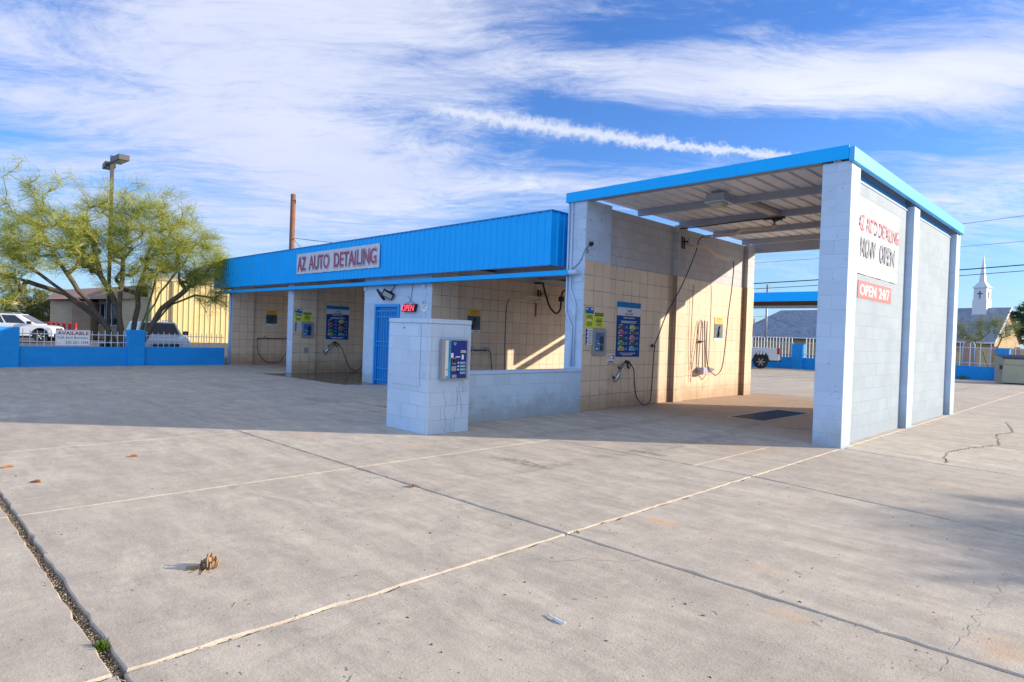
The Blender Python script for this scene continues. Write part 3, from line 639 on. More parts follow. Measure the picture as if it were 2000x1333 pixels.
lance(-17.47, 'the third bay', None, [(-17.38,1.78,.91),(-17.39,1.92,.76),(-17.38,2.05,.45),(-17.36,2.22,.08),(-17.33,2.45,-.04),(-17.36,2.68,.05),(-17.4,2.85,.4),(-17.41,2.9,.9)])
mb = MB(); mb.box(XT,XT+.05,2.66,2.80,1.33,1.36); mb.box(XT+.03,XT+.05,2.66,2.69,1.30,1.39); tag(mb.build('hose_hook', m_black), 'short black hose hook on the tall bay tile beside the poster', 'hook')
# ceiling boom of the tall bay
boom('hose_boom', 'hose boom hung from the tall bay ceiling, long hose slanting down to the wall', (-2.66,3.72,4.06),
     [(-2.69,3.80,4.04),(-3.35,3.70,4.04),(-3.77,4.21,4.04),(-4.56,4.19,4.04)],
     [(-4.56,4.19,4.04),(-4.66,4.15,3.95),(-4.70,4.05,3.6),(-4.78,3.62,2.8),(-4.84,3.08,2.08),(-4.88,2.84,1.6),(-4.92,2.73,1.36)], False)
mb = MB(); mb.tube(bez([(-2.75,3.66,4.20),(-3.2,3.64,4.20),(-4.3,3.66,4.18),(-4.95,3.6,4.16)]), .014, 6); mb.tube(bez([(-2.75,3.66,4.20),(-2.5,3.55,4.14),(-2.62,3.65,4.10)]), .012, 6); tag(mb.build('ceiling_hose', m_rubber), 'black supply hose strapped along a purlin of the tall bay ceiling', 'hose')
# wall boom of the tall bay (foam brush)
boom('hose_boom', 'pale wall boom in the tall bay, kinked arm with hose down to the brush holder', (-4.72,3.78,3.84),
     [(-4.70,3.85,3.80),(-4.62,4.5,3.82),(-4.58,4.80,3.66),(-4.55,5.72,3.63)],
     [(-4.55,5.72,3.63),(-4.55,5.80,3.45),(-4.6,5.84,2.9),(-4.65,5.80,2.2),(-4.68,5.74,1.3),(-4.70,5.65,.8),(-4.72,5.40,.62),(-4.74,5.28,.66),(-4.76,5.05,.80),(-4.80,4.98,1.25),(-4.80,4.97,2.0)])
BH = thing('brush_holder', 'pale metal brush trough with long foam brush handles on the sunlit tile', 'brush holder', (-4.85,5.05,.65))
mb = MB(); mb.box(XT,XT+.20,4.82,5.05,.66,.82); mb.hexa([(XT,5.06,.66),(XT+.16,5.06,.68),(XT+.16,5.32,.70),(XT,5.32,.68)],[(XT,5.06,.80),(XT+.22,5.06,.84),(XT+.22,5.40,.78),(XT,5.40,.76)]); mb.build('trough', mat('lilac_grey_steel', (.36,.36,.48), .4, .3), BH, bevel=.006)
mb = MB(); mb.tube([(-4.86,4.93,.72),(-4.90,4.93,1.95)], .013, 7); mb.tube([(-4.84,5.04,.74),(-4.92,5.06,2.02)], .017, 7); build_each(mb, 'brush_handle', m_hosegrey, BH)
mb = MB(); mb.tube(bez([(-4.90,4.93,1.95),(-4.91,4.86,2.02),(-4.92,4.76,1.85),(-4.93,4.62,1.2),(-4.93,4.52,.78)]), .009, 6); mb.tube(bez([(-4.92,4.42,2.9),(-4.93,4.42,1.4),(-4.93,4.48,.9),(-4.94,4.50,.45)]), .009, 6); mb.build('hose', m_hosegrey, BH)
mb = MB(); mb.box(XT,XT+.09,4.86,5.08,1.47,1.50); mb.build('clip', m_rubber, BH)
brushphoto(XT, 5.69, 'the sunlit tile of the tall bay'); brushphoto(-9.875, 1.31, 'the bay behind the payment pillar'); brushphoto(-22.67, 1.42, 'the far left bay wall')
# bay two boom
t = boom('hose_boom', 'wall boom in the bay behind the low wall, arm reaching left over a hanging hose', (-9.66,4.10,2.70),
     [(-9.62,4.12,2.62),(-9.62,3.4,2.62),(-9.62,3.22,2.52),(-9.62,2.64,2.49)],
     [(-9.62,2.64,2.49),(-9.63,2.57,2.38),(-9.64,2.54,2.1),(-9.64,2.54,1.2),(-9.64,2.56,.4)])
mb = MB(); mb.tube(bez([(-9.6,3.98,3.05),(-9.6,4.12,2.75),(-9.6,4.32,2.38),(-9.6,4.62,2.18),(-9.6,4.82,2.32),(-9.6,4.86,2.75),(-9.6,5.0,2.90),(-9.6,5.3,2.90)]), .028, 9); mb.box(-9.66,-9.54,4.79,4.92,2.55,2.70); mb.box(-9.87,-9.60,3.9,4.05,3.03,3.07)
tag(mb.build('ceiling_hose', m_rubber), 'thick black looped hose hanging beside the boom behind the low wall', 'hose')
mb = MB(); mb.box(-9.872,-9.86,3.98,4.04,2.05,2.45); tag(mb.build('mounting_strip', m_wood), 'narrow brown strip on the tile beneath the boom behind the low wall', 'bracket')
def barhose(x, y0, y1, z, label, hose):
    t = thing('hose_rail', label, 'hose rail', (x,(y0+y1)/2,z), 'low hose rails'); mb = MB(); mb.tube([(x+.07,y0,z),(x+.07,y1,z)], .018, 8); mb.build('rail', m_black, t)
    mb = MB(); mb.box(x,x+.09,y0+.30,y0+.34,z-.02,z+.12); mb.box(x,x+.09,y1-.08,y1-.02,z-.02,z+.10); build_each(mb, 'bracket', m_galv, t)
    mb = MB(); mb.tube(bez(hose), .013, 7); mb.build('hose', m_hose, t)
barhose(-9.875, 1.15, 2.05, 1.03, 'black rail with a hose bending down, low on the wall behind the payment pillar', [(-9.80,1.9,1.04),(-9.79,2.08,1.02),(-9.78,2.14,.85),(-9.78,2.2,.3)])
barhose(-22.67, 1.05, 2.35, .97, 'black rail with a hose looping to the floor in the far left bay', [(-22.6,1.12,.96),(-22.59,1.04,.86),(-22.57,1.10,.4),(-22.55,1.35,.05),(-22.52,1.72,-.03),(-22.55,2.05,.05),(-22.57,2.3,.45),(-22.58,2.4,.9)])
# ceiling lights in the tall bay
t = thing('ceiling_light', 'boxy grey light with a domed lens near the front of the tall bay', 'light', (-2.75,1.35,3.99))
mb = MB(); mb.box(-2.93,-2.57,1.18,1.54,4.16,4.30); mb.build('housing', m_purlin, t, bevel=.006)
mb = MB(); mb.box(-2.95,-2.55,1.16,1.56,4.135,4.155); mb.build('bezel', m_trim, t)
mb = MB(); mb.hexa([(-2.85,1.26,4.03),(-2.65,1.26,4.03),(-2.65,1.46,4.03),(-2.85,1.46,4.03)], [(-2.90,1.21,4.134),(-2.60,1.21,4.134),(-2.60,1.51,4.134),(-2.90,1.51,4.134)]); mb.build('lens', mat('cloudy_lens', (.50,.46,.36), .35), t, bevel=.03, seg=3)
t = thing('ceiling_light', 'long flat tube light under the rear of the tall bay ceiling', 'light', (-1.9,5.9,4.1))
mb = MB(); mb.box(-2.4,-.6,5.8,6.1,4.14,4.22); mb.build('housing', m_purlin, t)
mb = MB(); mb.hexa([(-2.3,5.86,4.07),(-.7,5.86,4.07),(-.7,6.04,4.07),(-2.3,6.04,4.07)], [(-2.38,5.81,4.138),(-.62,5.81,4.138),(-.62,6.09,4.138),(-2.38,6.09,4.138)]); mb.build('lens', mat('greenish_lens', (.42,.55,.48), .35), t)
# security camera
t = thing('security_camera', 'small black camera with a cable on the tall bay corner pier', 'camera', (-4.83,.10,3.36))
mb = MB(); mb.lathe((XL,.14,3.37), (1,-.25,-.1), [(.035,0),(.045,.02),(.045,.06),(.03,.075)], 14); mb.build('camera_head', m_black, t)
mb = MB(); mb.tube(bez([(XL+.01,.12,3.34),(XL+.01,.02,3.27),(-4.87,-.015,3.2),(-4.98,-.015,3.0),(-5.16,-.02,2.86)]), .006, 5); mb.tube(bez([(XL+.01,.02,3.25),(XL+.02,.08,3.20),(XL+.01,.0,3.17)]), .006, 5); mb.build('cable', m_black, t)
# flood lights, neon sign, shield sticker on the room front
t = thing('flood_light', 'pair of black angled floodlights above the blue door', 'flood light', (-11.6,-.05,2.45))
for cx, n_ in ((-11.84,(-.55,-.55,-.6)),(-11.50,(.50,-.72,-.48))):
    n_ = Vector(n_).normalized(); u_ = Vector((.75,0,-.66)); u_ = (u_-n_*u_.dot(n_)).normalized(); fr = (Vector((cx,-.16,2.46)), u_, n_.cross(u_), n_)
    mb = MB(fr); mb.box(-.16,.16,-.10,.10,-.035,.03); l = mb.build('lamp_head', m_black, t, bevel=.006)
    mb = MB(fr); mb.box(-.13,.13,-.07,.07,.031,.035); mb.build('lens', mat('floodlight_lens', (.42,.45,.42), .25), l)
mb = MB(); mb.box(-11.72,-11.52,-.06,-.002,2.47,2.56); mb.tube(bez([(-11.62,-.04,2.55),(-11.45,-.03,2.62),(-11.36,-.03,2.74)]), .01, 6); mb.build('bracket', m_black, t)
t = thing('neon_open_sign', 'red neon OPEN sign hanging on a chain by the blue door', 'neon sign', (-10.64,-.06,2.02))
fr = frame((-10.93,-.10,2.00), (1,0,0), (0,0,1)); m_neon = mat('red_neon', (1.,.06,.12), .4, emit=1.3)
mb = MB(fr); mb.prism([(0,0),(.54,.0),(.62,.20),(.08,.20)], 2, -.07, 0.); mb.build('backing', m_black, t)
mb = MB(fr); mb.text('OPEN', .03,.02,.54,.16,.0,.006,-.0, shear=.25); mb.build('lettering', m_neon, t)
mb = MB(); mb.tube([(-10.80,-.05,2.20),(-10.63,-.03,2.29),(-10.42,-.05,2.20)], .005, 5); mb.tube([(-10.63,-.03,2.29),(-10.56,-.02,2.72)], .006, 5); mb.tube([(-10.63,-.02,2.29),(-10.78,-.01,2.42)], .003, 4); mb.build('chain', m_black, t)
t = thing('security_sticker', 'blue and white shield shaped sticker on the block wall by the neon sign', 'sticker', (-10.07,0,2.0))
fr = frame((-10.21,-.003,2.0), (1,0,0), (0,0,1)); MB(fr).prism([(.08,0),(.20,0),(.26,.07),(.27,.22),(.20,.28),(.08,.28),(.0,.22),(.01,.07)], 2, -.003, 0).build('plate', m_galvw, t)
mb = MB(fr); mb.quad((.01,.19,.001),(.26,.19,.001),(.20,.277,.001),(.08,.277,.001)); mb.cur = 1; bars(mb, .03,.2,.155,.008,.0015,4,.025); mb.rect(.19,.23,.14,.17,.0016); mb.cur = 2; mb.rect(.05,.11,.215,.23,.0018); mb.rect(.15,.19,.21,.25,.0018); mb.build('printing', [m_cyan, m_slate, m_galvw], t)

# ------------------------------------------------------------------ building signs
t = thing('fascia_banner', 'long white AZ AUTO DETAILING banner with maroon letters on the ribbed fascia', 'banner', (-14.2,-.26,3.2))
fr = frame((-16.66,-.252,3.21), (1,0,0), (0,0,1)); W_, H_ = 4.86, .66
mb = MB(fr); mb.smooth = True; NX, NY = 60, 8; g = [[None]*(NY+1) for _ in range(NX+1)]
for i in range(NX+1):
    for j in range(NY+1): g[i][j] = mb.P((W_*i/NX, H_*j/NY+(.003*math.sin(i*.9) if j in (0,NY) else 0), .006+.008*math.sin(i*.55+j*.3)*math.sin(j*.4)+.004*math.sin(i*1.7)))
for i in range(NX):
    for j in range(NY): mb.F((g[i][j],g[i+1][j],g[i+1][j+1],g[i][j+1]))
mb.build('vinyl', m_whiteb, t)
m_lilac = mat('outline_lilac', (.30,.24,.34), .5)
for word, a, b in (('AZ',.09,.62),('AUTO',.85,2.12),('DETAILING',2.42,4.70)):
    mb = MB(fr); mb.text(word, a-.03, .085, b-a+.06, .49, .02, 0, .035); mb.build('lettering_outline', m_lilac, t)
    mb = MB(fr); mb.text(word, a-.015, .10, b-a+.03, .46, .0225, 0, .026); mb.build('lettering_gap', m_whiteb, t)
    mb = MB(fr); mb.text(word, a, .115, b-a, .43, .025, 0, .012); mb.build('lettering', mat('banner_maroon', (.33,.035,.10), .5), t)
mb = MB(fr)
for x in [.02+i*.603 for i in range(9)]:
    for y in (.01,.65): mb.lathe((x,y,.02), (0,0,1), [(.014,0),(.014,.004)], 8)
build_each(mb, 'grommet', m_steel, t)

t = thing('wall_banner', 'wrinkled white NOW OPEN banner with pale blue splashes on the sunlit right wall', 'banner', (-.1,1.8,2.64))
fr = frame((-.107,.70,2.64), (0,1,0), (0,0,1)); W_, H_ = 2.26, 1.18
def wr(x, y): return .012+.006*math.sin(x*7+y*3)*math.sin(y*5+1)+.004*math.sin(x*17+2*math.sin(y*6))+.001*math.sin(y*31+x*11)
NX, NY = 70, 34
mb = MB(fr); mb.smooth = True
g = [[mb.P((W_*i/NX, H_*j/NY, wr(W_*i/NX, H_*j/NY))) for j in range(NY+1)] for i in range(NX+1)]
for i in range(NX):
    for j in range(NY): mb.F((g[i][j],g[i+1][j],g[i+1][j+1],g[i][j+1]))
def banner_mat():
    m, nt, b = newmat('splash_banner'); uv = nt.new('ShaderNodeTexCoord').outputs['UV']
    v = nt.vm('MULTIPLY', uv, (3.2,1.5,1)); n = nt.noise(v, 1.3, 4, .6, 1.2)
    c = nt.mix(nt.ramp(n, .55, .66), rgb((.66,.66,.67)), rgb((.36,.52,.58))); c = nt.mix(nt.ramp(n, .68, .72, 0, .7), c, rgb((.12,.28,.36)))
    nt.l.new(c, b.inputs['Base Color']); b.inputs['Roughness'].default_value = .4; return m
mb.build('vinyl', banner_mat(), t)
m_pink = mat('faded_crimson', (.36,.04,.09), .5)
for (w, x, y, ww, hh, m_) in (('AZ',.03,.67,.25,.25,m_pink),('AUTO',.38,.67,.60,.25,m_pink),('DETAILING',1.08,.67,1.15,.25,m_pink),('NOW',.14,.26,.80,.32,m_slate),('OPEN',1.12,.26,.92,.32,m_slate)):
    mb = MB(fr); mb.text(w, x, y, ww, hh, .025, 0, .024 if hh < .3 else .036); mb.build('lettering', m_, t)
t = thing('open_sign', 'faded red OPEN 24/7 board below the white banner', 'sign', (-.1,1.75,2.27))
fr = frame((-.108,.84,2.265), (0,1,0), (0,0,1)); MB(fr).box(0,1.84,0,.275,0,.006).build('board', m_pinkr, t)
mb = MB(fr); mb.text('OPEN', .09,.045,.86,.18,.0065,.001,.015); mb.build('lettering', m_white, t)
mb = MB(fr); mb.text('24/7', 1.10,.045,.62,.18,.0065,.001,.015); mb.build('lettering', m_white, t)

# ------------------------------------------------------------------ left fence
XF = -22.45
F = thing('boundary_fence', 'blue block dwarf wall with thin white railing along the left of the lot', 'fence', (XF,-4.,-.1))
MB().box(XF-.2,XF,-16,-7.26,-.15,.565).build('dwarf_wall', m_bluecmu, F)
MB().box(XF-.2,XF,-6.72,-3.66,-.15,.565).build('dwarf_wall', m_bluecmu, F)
MB().box(XF-.2,XF,-3.12,-.30,-.15,.57).build('dwarf_wall', m_bluecmu, F)
for a, b in ((-7.26,-6.72),(-3.66,-3.12)): MB().box(XF-.32,XF+.10,a+.002,b-.002,-.15,1.185).build('pillar', m_bluecmu, F, bevel=.02)
m_rail = mat('white_rail_paint', (.60,.66,.76), .5)
def rails(y0, y1, nm, z0=.57, ax=1, fx=XF-.1, zz=(.72,.98), sp=.2, par=F, top=1.10, m=m_rail, w=.010):
    mb = MB(); n = max(1, int(round(abs(y1-y0)/sp)))
    for i in range(n):
        y = y0+(i+.5)*(y1-y0)/n; tp = top+(.04 if i % 3 == 0 else 0)
        if ax == 1: mb.box(fx-w,fx+w,y-w,y+w,z0,tp)
        else: mb.box(y-w,y+w,fx-w,fx+w,z0,tp)
    for z in zz:
        if ax == 1: mb.box(fx-w*1.3,fx+w*1.3,y0,y1,z-.013,z+.013)
        else: mb.box(y0,y1,fx-w*1.3,fx+w*1.3,z-.013,z+.013)
    return mb.build(nm, m, par)
rails(-16,-7.26,'railing', sp=.2); rails(-6.72,-3.66,'railing', sp=.19); rails(-3.12,-.30,'railing', sp=.19)
t = thing('available_sign', 'white AVAILABLE sign with a phone number tied to the fence railing', 'sign', (XF,-5.3,.57))
fr = frame((XF-.05,-5.76,.60), (0,1,0), (0,0,1)); W_ = .98; H_ = .53
MB(fr).box(0,W_,0,H_,0,.008).build('board', mat('bright_sign_board', (.86,.86,.88), .5), t)
mb = MB(fr)
for a in ((.015,W_-.015,.012,.018),(.015,W_-.015,H_-.018,H_-.012),(.015,.020,.018,H_-.018),(W_-.020,W_-.015,.018,H_-.018)): mb.rect(*a, .0095)
mb.build('border', m_slate, t)
mb = MB(fr); mb.text('AVAILABLE', .05,.36,.88,.12,.0088,.001,.025); mb.build('lettering', m_maroon, t)
mb = MB(fr); mb.text('Call: Jeril Benedict', .05,.21,.88,.10,.0088,.001,.004); mb.text('520-251-1034', .28,.06,.65,.095,.0088,.001,.004); mb.text('Inv.........', .04,.075,.20,.03,.0088,.001); mb.build('lettering', m_ink, t)

# ------------------------------------------------------------------ far right fence
F2 = thing('boundary_fence', 'blue dwarf wall with white pickets behind the pickup and skip', 'fence', (-9.,29.3,0)); YB = 29.4
for a, b in ((-45,-12.0),(-11.35,-2.1),(-1.55,16)): MB().box(a,b,YB,YB+.2,-.1,.68).build('dwarf_wall', m_bluecmu, F2)
for a, b in ((-12.0,-11.35),(-2.1,-1.55)): MB().box(a+.003,b-.003,YB-.12,YB+.32,-.1,1.50 if a < -5 else 1.62).build('pillar', m_bluecmu, F2)
rails(-32,-12.0,'railing', z0=.68, ax=0, fx=YB+.1, zz=(.88,1.55), sp=.19, par=F2, top=1.85, w=.022, m=mat('white_picket', (.7,.72,.75), .5))
rails(-11.35,-9.8,'railing', z0=.68, ax=0, fx=YB+.1, zz=(.88,1.55), sp=.19, par=F2, top=1.85, w=.022, m=MATS['white_picket'])
rails(-9.8,-2.1,'railing', z0=.68, ax=0, fx=YB+.1, zz=(.84,1.62), sp=.42, par=F2, top=1.85, w=.014)
rails(-1.55,6,'railing', z0=.68, ax=0, fx=YB+.1, zz=(.84,1.62), sp=.42, par=F2, top=1.85, w=.014)

# ------------------------------------------------------------------ vacuum canopy behind
t = thing('vacuum_canopy', 'flat blue roofed canopy with dark underside behind the tall bay', 'canopy', (-9,22.5,0))
MB().box(-17,-3.6,21.0,21.12,3.55,3.99).build('fascia', m_blue, t)
MB().box(-3.6,-3.5,21.0,25.0,3.55,3.99).build('fascia', m_blue, t)
mb = MB(); mb.box(-17,-3.6,21.12,25.0,3.80,3.86)
for i in range(9): mb.box(-17,-3.6,21.4+i*.4,21.45+i*.4,3.74,3.80)
mb.build('roof', mat('brown_roof_underside', (.12,.09,.075), .8), t)
MB().box(-17,-3.6,25.0,25.15,3.42,3.56).build('beam', m_trim, t)
MB().box(-17,-3.6,24.85,24.99,3.56,3.80).build('beam', mat('rusty_beam', (.13,.09,.07), .8, 0, .5, 8), t)
for x in (-16.6,-4.2): MB().box(x-.08,x+.08,23,23.16,-.1,3.74).build('post', m_purlin, t)
MB().box(-9.6,-8.5,22.2,22.4,3.66,3.73).build('light', m_white, t)
MB().box(-12.3,-11.75,20.93,20.999,3.60,3.78).build('bracket', m_trim, t)

# ------------------------------------------------------------------ vehicles
def wheel(parent, x, y, r, w, side, spokes=6, rim=.64):
    mb = MB(); mb.lathe((x,y-w/2,r), (0,1,0), [(r*.66,0),(r*.93,0),(r,.03),(r,w-.03),(r*.93,w),(r*.66,w)], 28); wl = mb.build('wheel', m_tyre, parent)
    yy = y+side*w/2; mb = MB(); mb.lathe((x,yy-side*.05,r), (0,side,0), [(r*rim,0),(r*rim,.045),(r*(rim-.07),.05),(r*(rim-.09),.02)], 24)
    for k in range(spokes):
        a = 2*math.pi*k/spokes; c, s_ = math.cos(a), math.sin(a); mb.tube([(x+c*r*.1, yy+side*.0, r+s_*r*.1), (x+c*r*.6, yy-side*.005, r+s_*r*.6)], r*.085, 5)
    mb.lathe((x,yy-side*.03,r), (0,side,0), [(r*.16,0),(r*.16,.035)], 10); mb.build('rim', m_rim, wl)
def arch_poly(pts, wheels, r, z0):
    """lower edge with wheel arches from rear to front, then upper outline"""
    lo = []
    for wx in wheels:
        lo.append((wx-r, z0))
        for k in range(1, 10): a = math.pi-k*math.pi/10; lo.append((wx+r*math.cos(a), z0+.08+r*.98*math.sin(a)))
        lo.append((wx+r, z0))
    return [(pts[0][0], z0)]+lo+[(pts[-1][0], z0)]+pts[::-1]
def bil(q, u, v): return (q[0].lerp(q[1], u)).lerp(q[3].lerp(q[2], u), v)
def pane(parent, name, q, u0, u1, v0, v1, m, off=.008):
    q = [Vector(p) for p in q]; n = (q[1]-q[0]).cross(q[3]-q[0]).normalized(); a = [bil(q,u0,v0),bil(q,u1,v0),bil(q,u1,v1),bil(q,u0,v1)]
    mb = MB(); mb.hexa([p-n*.004 for p in a], [p+n*off for p in a]); return mb.build(name, m, parent)
def vehicle(name, label, loc, rz, outline, L, W, z0, wheels, wr_, cab, mpaint, scale=1., windows=(), bed=None, rack=True, lightz=.8, grille=True, cladding=False, spokes=6):
    t = thing(name, label, 'car' if bed is None else 'pickup', loc, None, rz); t.scale = (scale,)*3; h = W/2
    poly = arch_poly(outline, wheels, wr_*1.17, z0)
    mb = MB(); mb.prism(poly, 1, -h, h); body = mb.build('body', mpaint, t, bevel=.045, seg=3)
    mb = MB(); mb.box(outline[0][0]+.1, outline[-1][0]-.1, -h+.14, h-.14, z0-.08, z0+.30); mb.build('underbody', m_black, t)
    for wx in wheels:
        for s in (1, -1):
            wheel(t, wx, s*(h-.13), wr_, .22, s, spokes)
            mb = MB(); mb.tube([(wx+wr_*1.14*math.cos(a*math.pi/10), s*(h+.002), z0+.08+wr_*1.14*math.sin(a*math.pi/10)) for a in range(11)], .028, 5); mb.build('wheel_arch', m_black if cladding else mpaint, t)
    bx0, bx1, tx0, tx1, zb, zt, hb, ht = cab
    b = [Vector((bx0,-hb,zb)),Vector((bx1,-hb,zb)),Vector((bx1,hb,zb)),Vector((bx0,hb,zb))]; u = [Vector((tx0,-ht,zt)),Vector((tx1,-ht,zt)),Vector((tx1,ht,zt)),Vector((tx0,ht,zt))]
    mb = MB(); mb.hexa(b, u); mb.build('cabin', mpaint, t, bevel=.05, seg=3)
    right = [b[0],b[1],u[1],u[0]]; leftq = [b[2],b[3],u[3],u[2]]; front = [b[1],b[2],u[2],u[1]]; rear = [b[3],b[0],u[0],u[3]]
    for (u0, u1) in windows:
        pane(t,'window',right,u0,u1,.10,.86,m_glass); pane(t,'window',leftq,1-u1,1-u0,.10,.86,m_glass)
    pane(t,'windshield',front,.06,.94,.08,.90,m_glass); pane(t,'rear_window',rear,.1,.9,.12,.85,m_glass)
    x1 = outline[-1][0]; x0 = outline[0][0]
    for s in (1,-1):
        mb = MB(); mb.hexa([(x1-.16,s*(h-.40),lightz-.09),(x1+.012,s*(h-.40),lightz-.09),(x1-.10,s*(h+.006),lightz-.07),(x1-.30,s*(h+.006),lightz-.05)], [(x1-.2,s*(h-.40),lightz+.07),(x1-.02,s*(h-.40),lightz+.07),(x1-.14,s*(h+.006),lightz+.09),(x1-.38,s*(h+.006),lightz+.09)]); mb.build('headlight', m_lamp, t, bevel=.01)
        mb = MB(); mb.box(x0-.02,x0+.12,s*(h-.02)-.06,s*(h-.02)+.04,lightz-.02,lightz+.34); mb.build('tail_light', m_red, t, bevel=.015)
        mb = MB(); mb.box(bx1-.42,bx1-.22,s*(h+.02),s*(h+.22),zb+.02,zb+.20) if s > 0 else mb.box(bx1-.42,bx1-.22,-(h+.22),-(h+.02),zb+.02,zb+.20); mb.build('mirror', m_black if cladding else mat('dark_mirror', (.05,.05,.055), .4), t, bevel=.03)
    if grille:
        mb = MB(); mb.box(x1-.05,x1+.015,-h+.42,h-.42,lightz-.10,lightz+.06); g = mb.build('grille', m_black, t); mb = MB(); mb.box(x1,x1+.02,-h+.44,h-.44,lightz-.03,lightz-.01); mb.build('slat', m_chrome, g)
    mb = MB(); mb.box(x1-.08,x1+.06,-h+.08,h-.08,z0+.02,z0+.20); mb.build('bumper', m_black if cladding else mpaint, t, bevel=.03)
    mb = MB(); mb.box(x0-.08,x0+.06,-h+.08,h-.08,z0+.04,z0+.24); mb.build('bumper', m_chrome if bed else mpaint, t, bevel=.03)
    if rack:
        for s in (1,-1): mb = MB(); mb.tube([(tx0+.1,s*(ht-.08),zt-.01),(tx0+.2,s*(ht-.08),zt+.07),(tx1-.35,s*(ht-.08),zt+.07),(tx1-.2,s*(ht-.08),zt-.01)], .016, 6); mb.build('roof_rail', m_galv, t)
    return t
suv_out = [(-2.30,.62),(-2.32,1.02),(-2.25,1.12),(1.05,1.16),(1.95,1.07),(2.22,.96),(2.30,.72)]
# silver SUV facing the camera
c = at(302,690,27.6,-.22)
vehicle('parked_suv', 'pale silver older SUV parked nose-on behind the fence and palo verde', (c.x,c.y,c.z), math.atan2(-.105,.993), suv_out, 4.6, 1.84, .34, (-1.42,1.42), .36,
        (-2.22,1.12,-2.05,.5,1.15,1.72,.86,.68), m_paint2, windows=((.04,.28),(.31,.56),(.59,.86)), lightz=.82)
# white crossover seen from its right side
d = (at(79,668,35)-CAM); p = CAM+d*(1.557/1.337); fwd = Vector((.466,.885)); s = 1.08; rt = Vector((fwd.y,-fwd.x))
o_ = Vector((p.x,p.y))-fwd*1.35*s-rt*.8*s
vehicle('parked_suv', 'white crossover with black wheel arches at the left edge of the photo', (o_.x,o_.y,-.09), math.atan2(fwd.y,fwd.x),
        [(-2.25,.62),(-2.28,.98),(-2.2,1.05),(.95,1.06),(1.7,1.0),(1.97,.9),(2.03,.68)], 4.3, 1.84, .36, (-1.35,1.35), .36, (-2.15,1.15,-1.85,.15,1.05,1.66,.86,.64), m_paint, s, ((.05,.22),(.25,.52),(.55,.86)), cladding=True, spokes=5)
# pickup
p = at(1485,722,36.5); fwd = Vector((-.906,-.421)); lf = Vector((-fwd.y,fwd.x)); o_ = Vector((p.x,p.y))+fwd*1.75-lf*.83
T = vehicle('pickup_truck', 'white pickup truck parked tail towards the street behind the tall bay', (o_.x,o_.y,0), math.atan2(fwd.y,fwd.x),
        [(-2.72,.66),(-2.74,1.20),(.5,1.22),(1.55,1.18),(2.35,1.08),(2.55,.95),(2.6,.7)], 5.3, 1.86, .50, (-1.75,1.75), .39, (-.95,1.3,-.8,.5,1.20,1.80,.86,.68), m_paint, 1., ((.06,.42),(.46,.88)), bed=True, rack=False, lightz=.88)
mb = MB(); mb.box(-2.752,-2.742,-.78,.78,.72,1.18); mb.build('tailgate', m_paint, T, bevel=.01)
mb = MB(); mb.box(-2.765,-2.753,-.12,.12,1.02,1.08); mb.build('handle', m_black, T)
mb = MB(); mb.box(-2.95,-2.70,-.05,.05,.44,.50); mb.build('tow_hitch', m_black, T)

# ------------------------------------------------------------------ skip (dumpster)
a = at(1942,748,30.2,0); b = at(1957,751,29.0,0); uu = (b-a); uu.z = 0
m_dump = mat('khaki_dumpster_paint', (.36,.34,.24), .6, 0, .1, 3, dirt=.3, dcol=(.14,.12,.09))
e1 = Vector((.62,.78,0)).normalized(); o0 = Vector((b.x,b.y,0)); e1 = (at(2060,757,28.2,0)-o0); e1.z = 0; e1.normalize(); e2 = Vector((-e1.y,e1.x,0))
t = thing('dumpster', 'khaki steel dumpster with dark ribbed lids at the right edge', 'dumpster', (b.x,b.y,0)); fr = (o0, e1, e2, Vector((0,0,1)))
mb = MB(fr); mb.prism([(0,.06),(0,.95),(.12,1.18),(1.35,1.30),(1.35,.06)], 0, 0, 1.9); mb.build('bin_body', m_dump, t, bevel=.01)
mb = MB(fr); mb.box(.03,1.87,-.05,.0,.90,1.13); mb.build('front_lip', m_dump, t, bevel=.01)
mb = MB(fr)
for i in range(14): mb.hexa([(i*.136,.08,1.175),(i*.136+.068,.08,1.175),(i*.136+.068,1.35,1.305),(i*.136,1.35,1.305)], [(i*.136+.01,.08,1.225),(i*.136+.058,.08,1.225),(i*.136+.058,1.35,1.355),(i*.136+.01,1.35,1.355)])
mb.hexa([(0,.06,1.165),(1.9,.06,1.165),(1.9,1.37,1.30),(0,1.37,1.30)], [(0,.06,1.185),(1.9,.06,1.185),(1.9,1.37,1.32),(0,1.37,1.32)]); mb.build('lid', mat('dark_blue_lid', (.03,.045,.10), .5), t)
mb = MB(fr); mb.box(-.12,0,.1,.75,.66,.86); mb.build('lift_pocket', m_dump, t, bevel=.006)
mb = MB(fr); mb.box(-.10,-.0,.0,.098,.68,.84); mb.build('pocket_opening', m_black, t)
mb = MB(fr); mb.box(0,1.9,-.012,0,.36,.38); mb.build('rib', m_dump, t)
mb = MB((o0+e1*1.0-e2*.006+Vector((0,0,.58)), e1, Vector((0,0,1)), -e2)); mb.box(0,.7,0,.30,0,.004); mb.build('notice_board', m_white, t)
mb = MB((o0+e1*1.0-e2*.006+Vector((0,0,.58)), e1, Vector((0,0,1)), -e2)); mb.text('No Trash', .04,.20,.5,.07,.005,.001,.02); mb.text('Dumping', .04,.12,.6,.06,.005,.001,.01); mb.text('$1,000 Fine', .04,.03,.6,.06,.005,.001,.02); mb.build('lettering', m_ink, t)

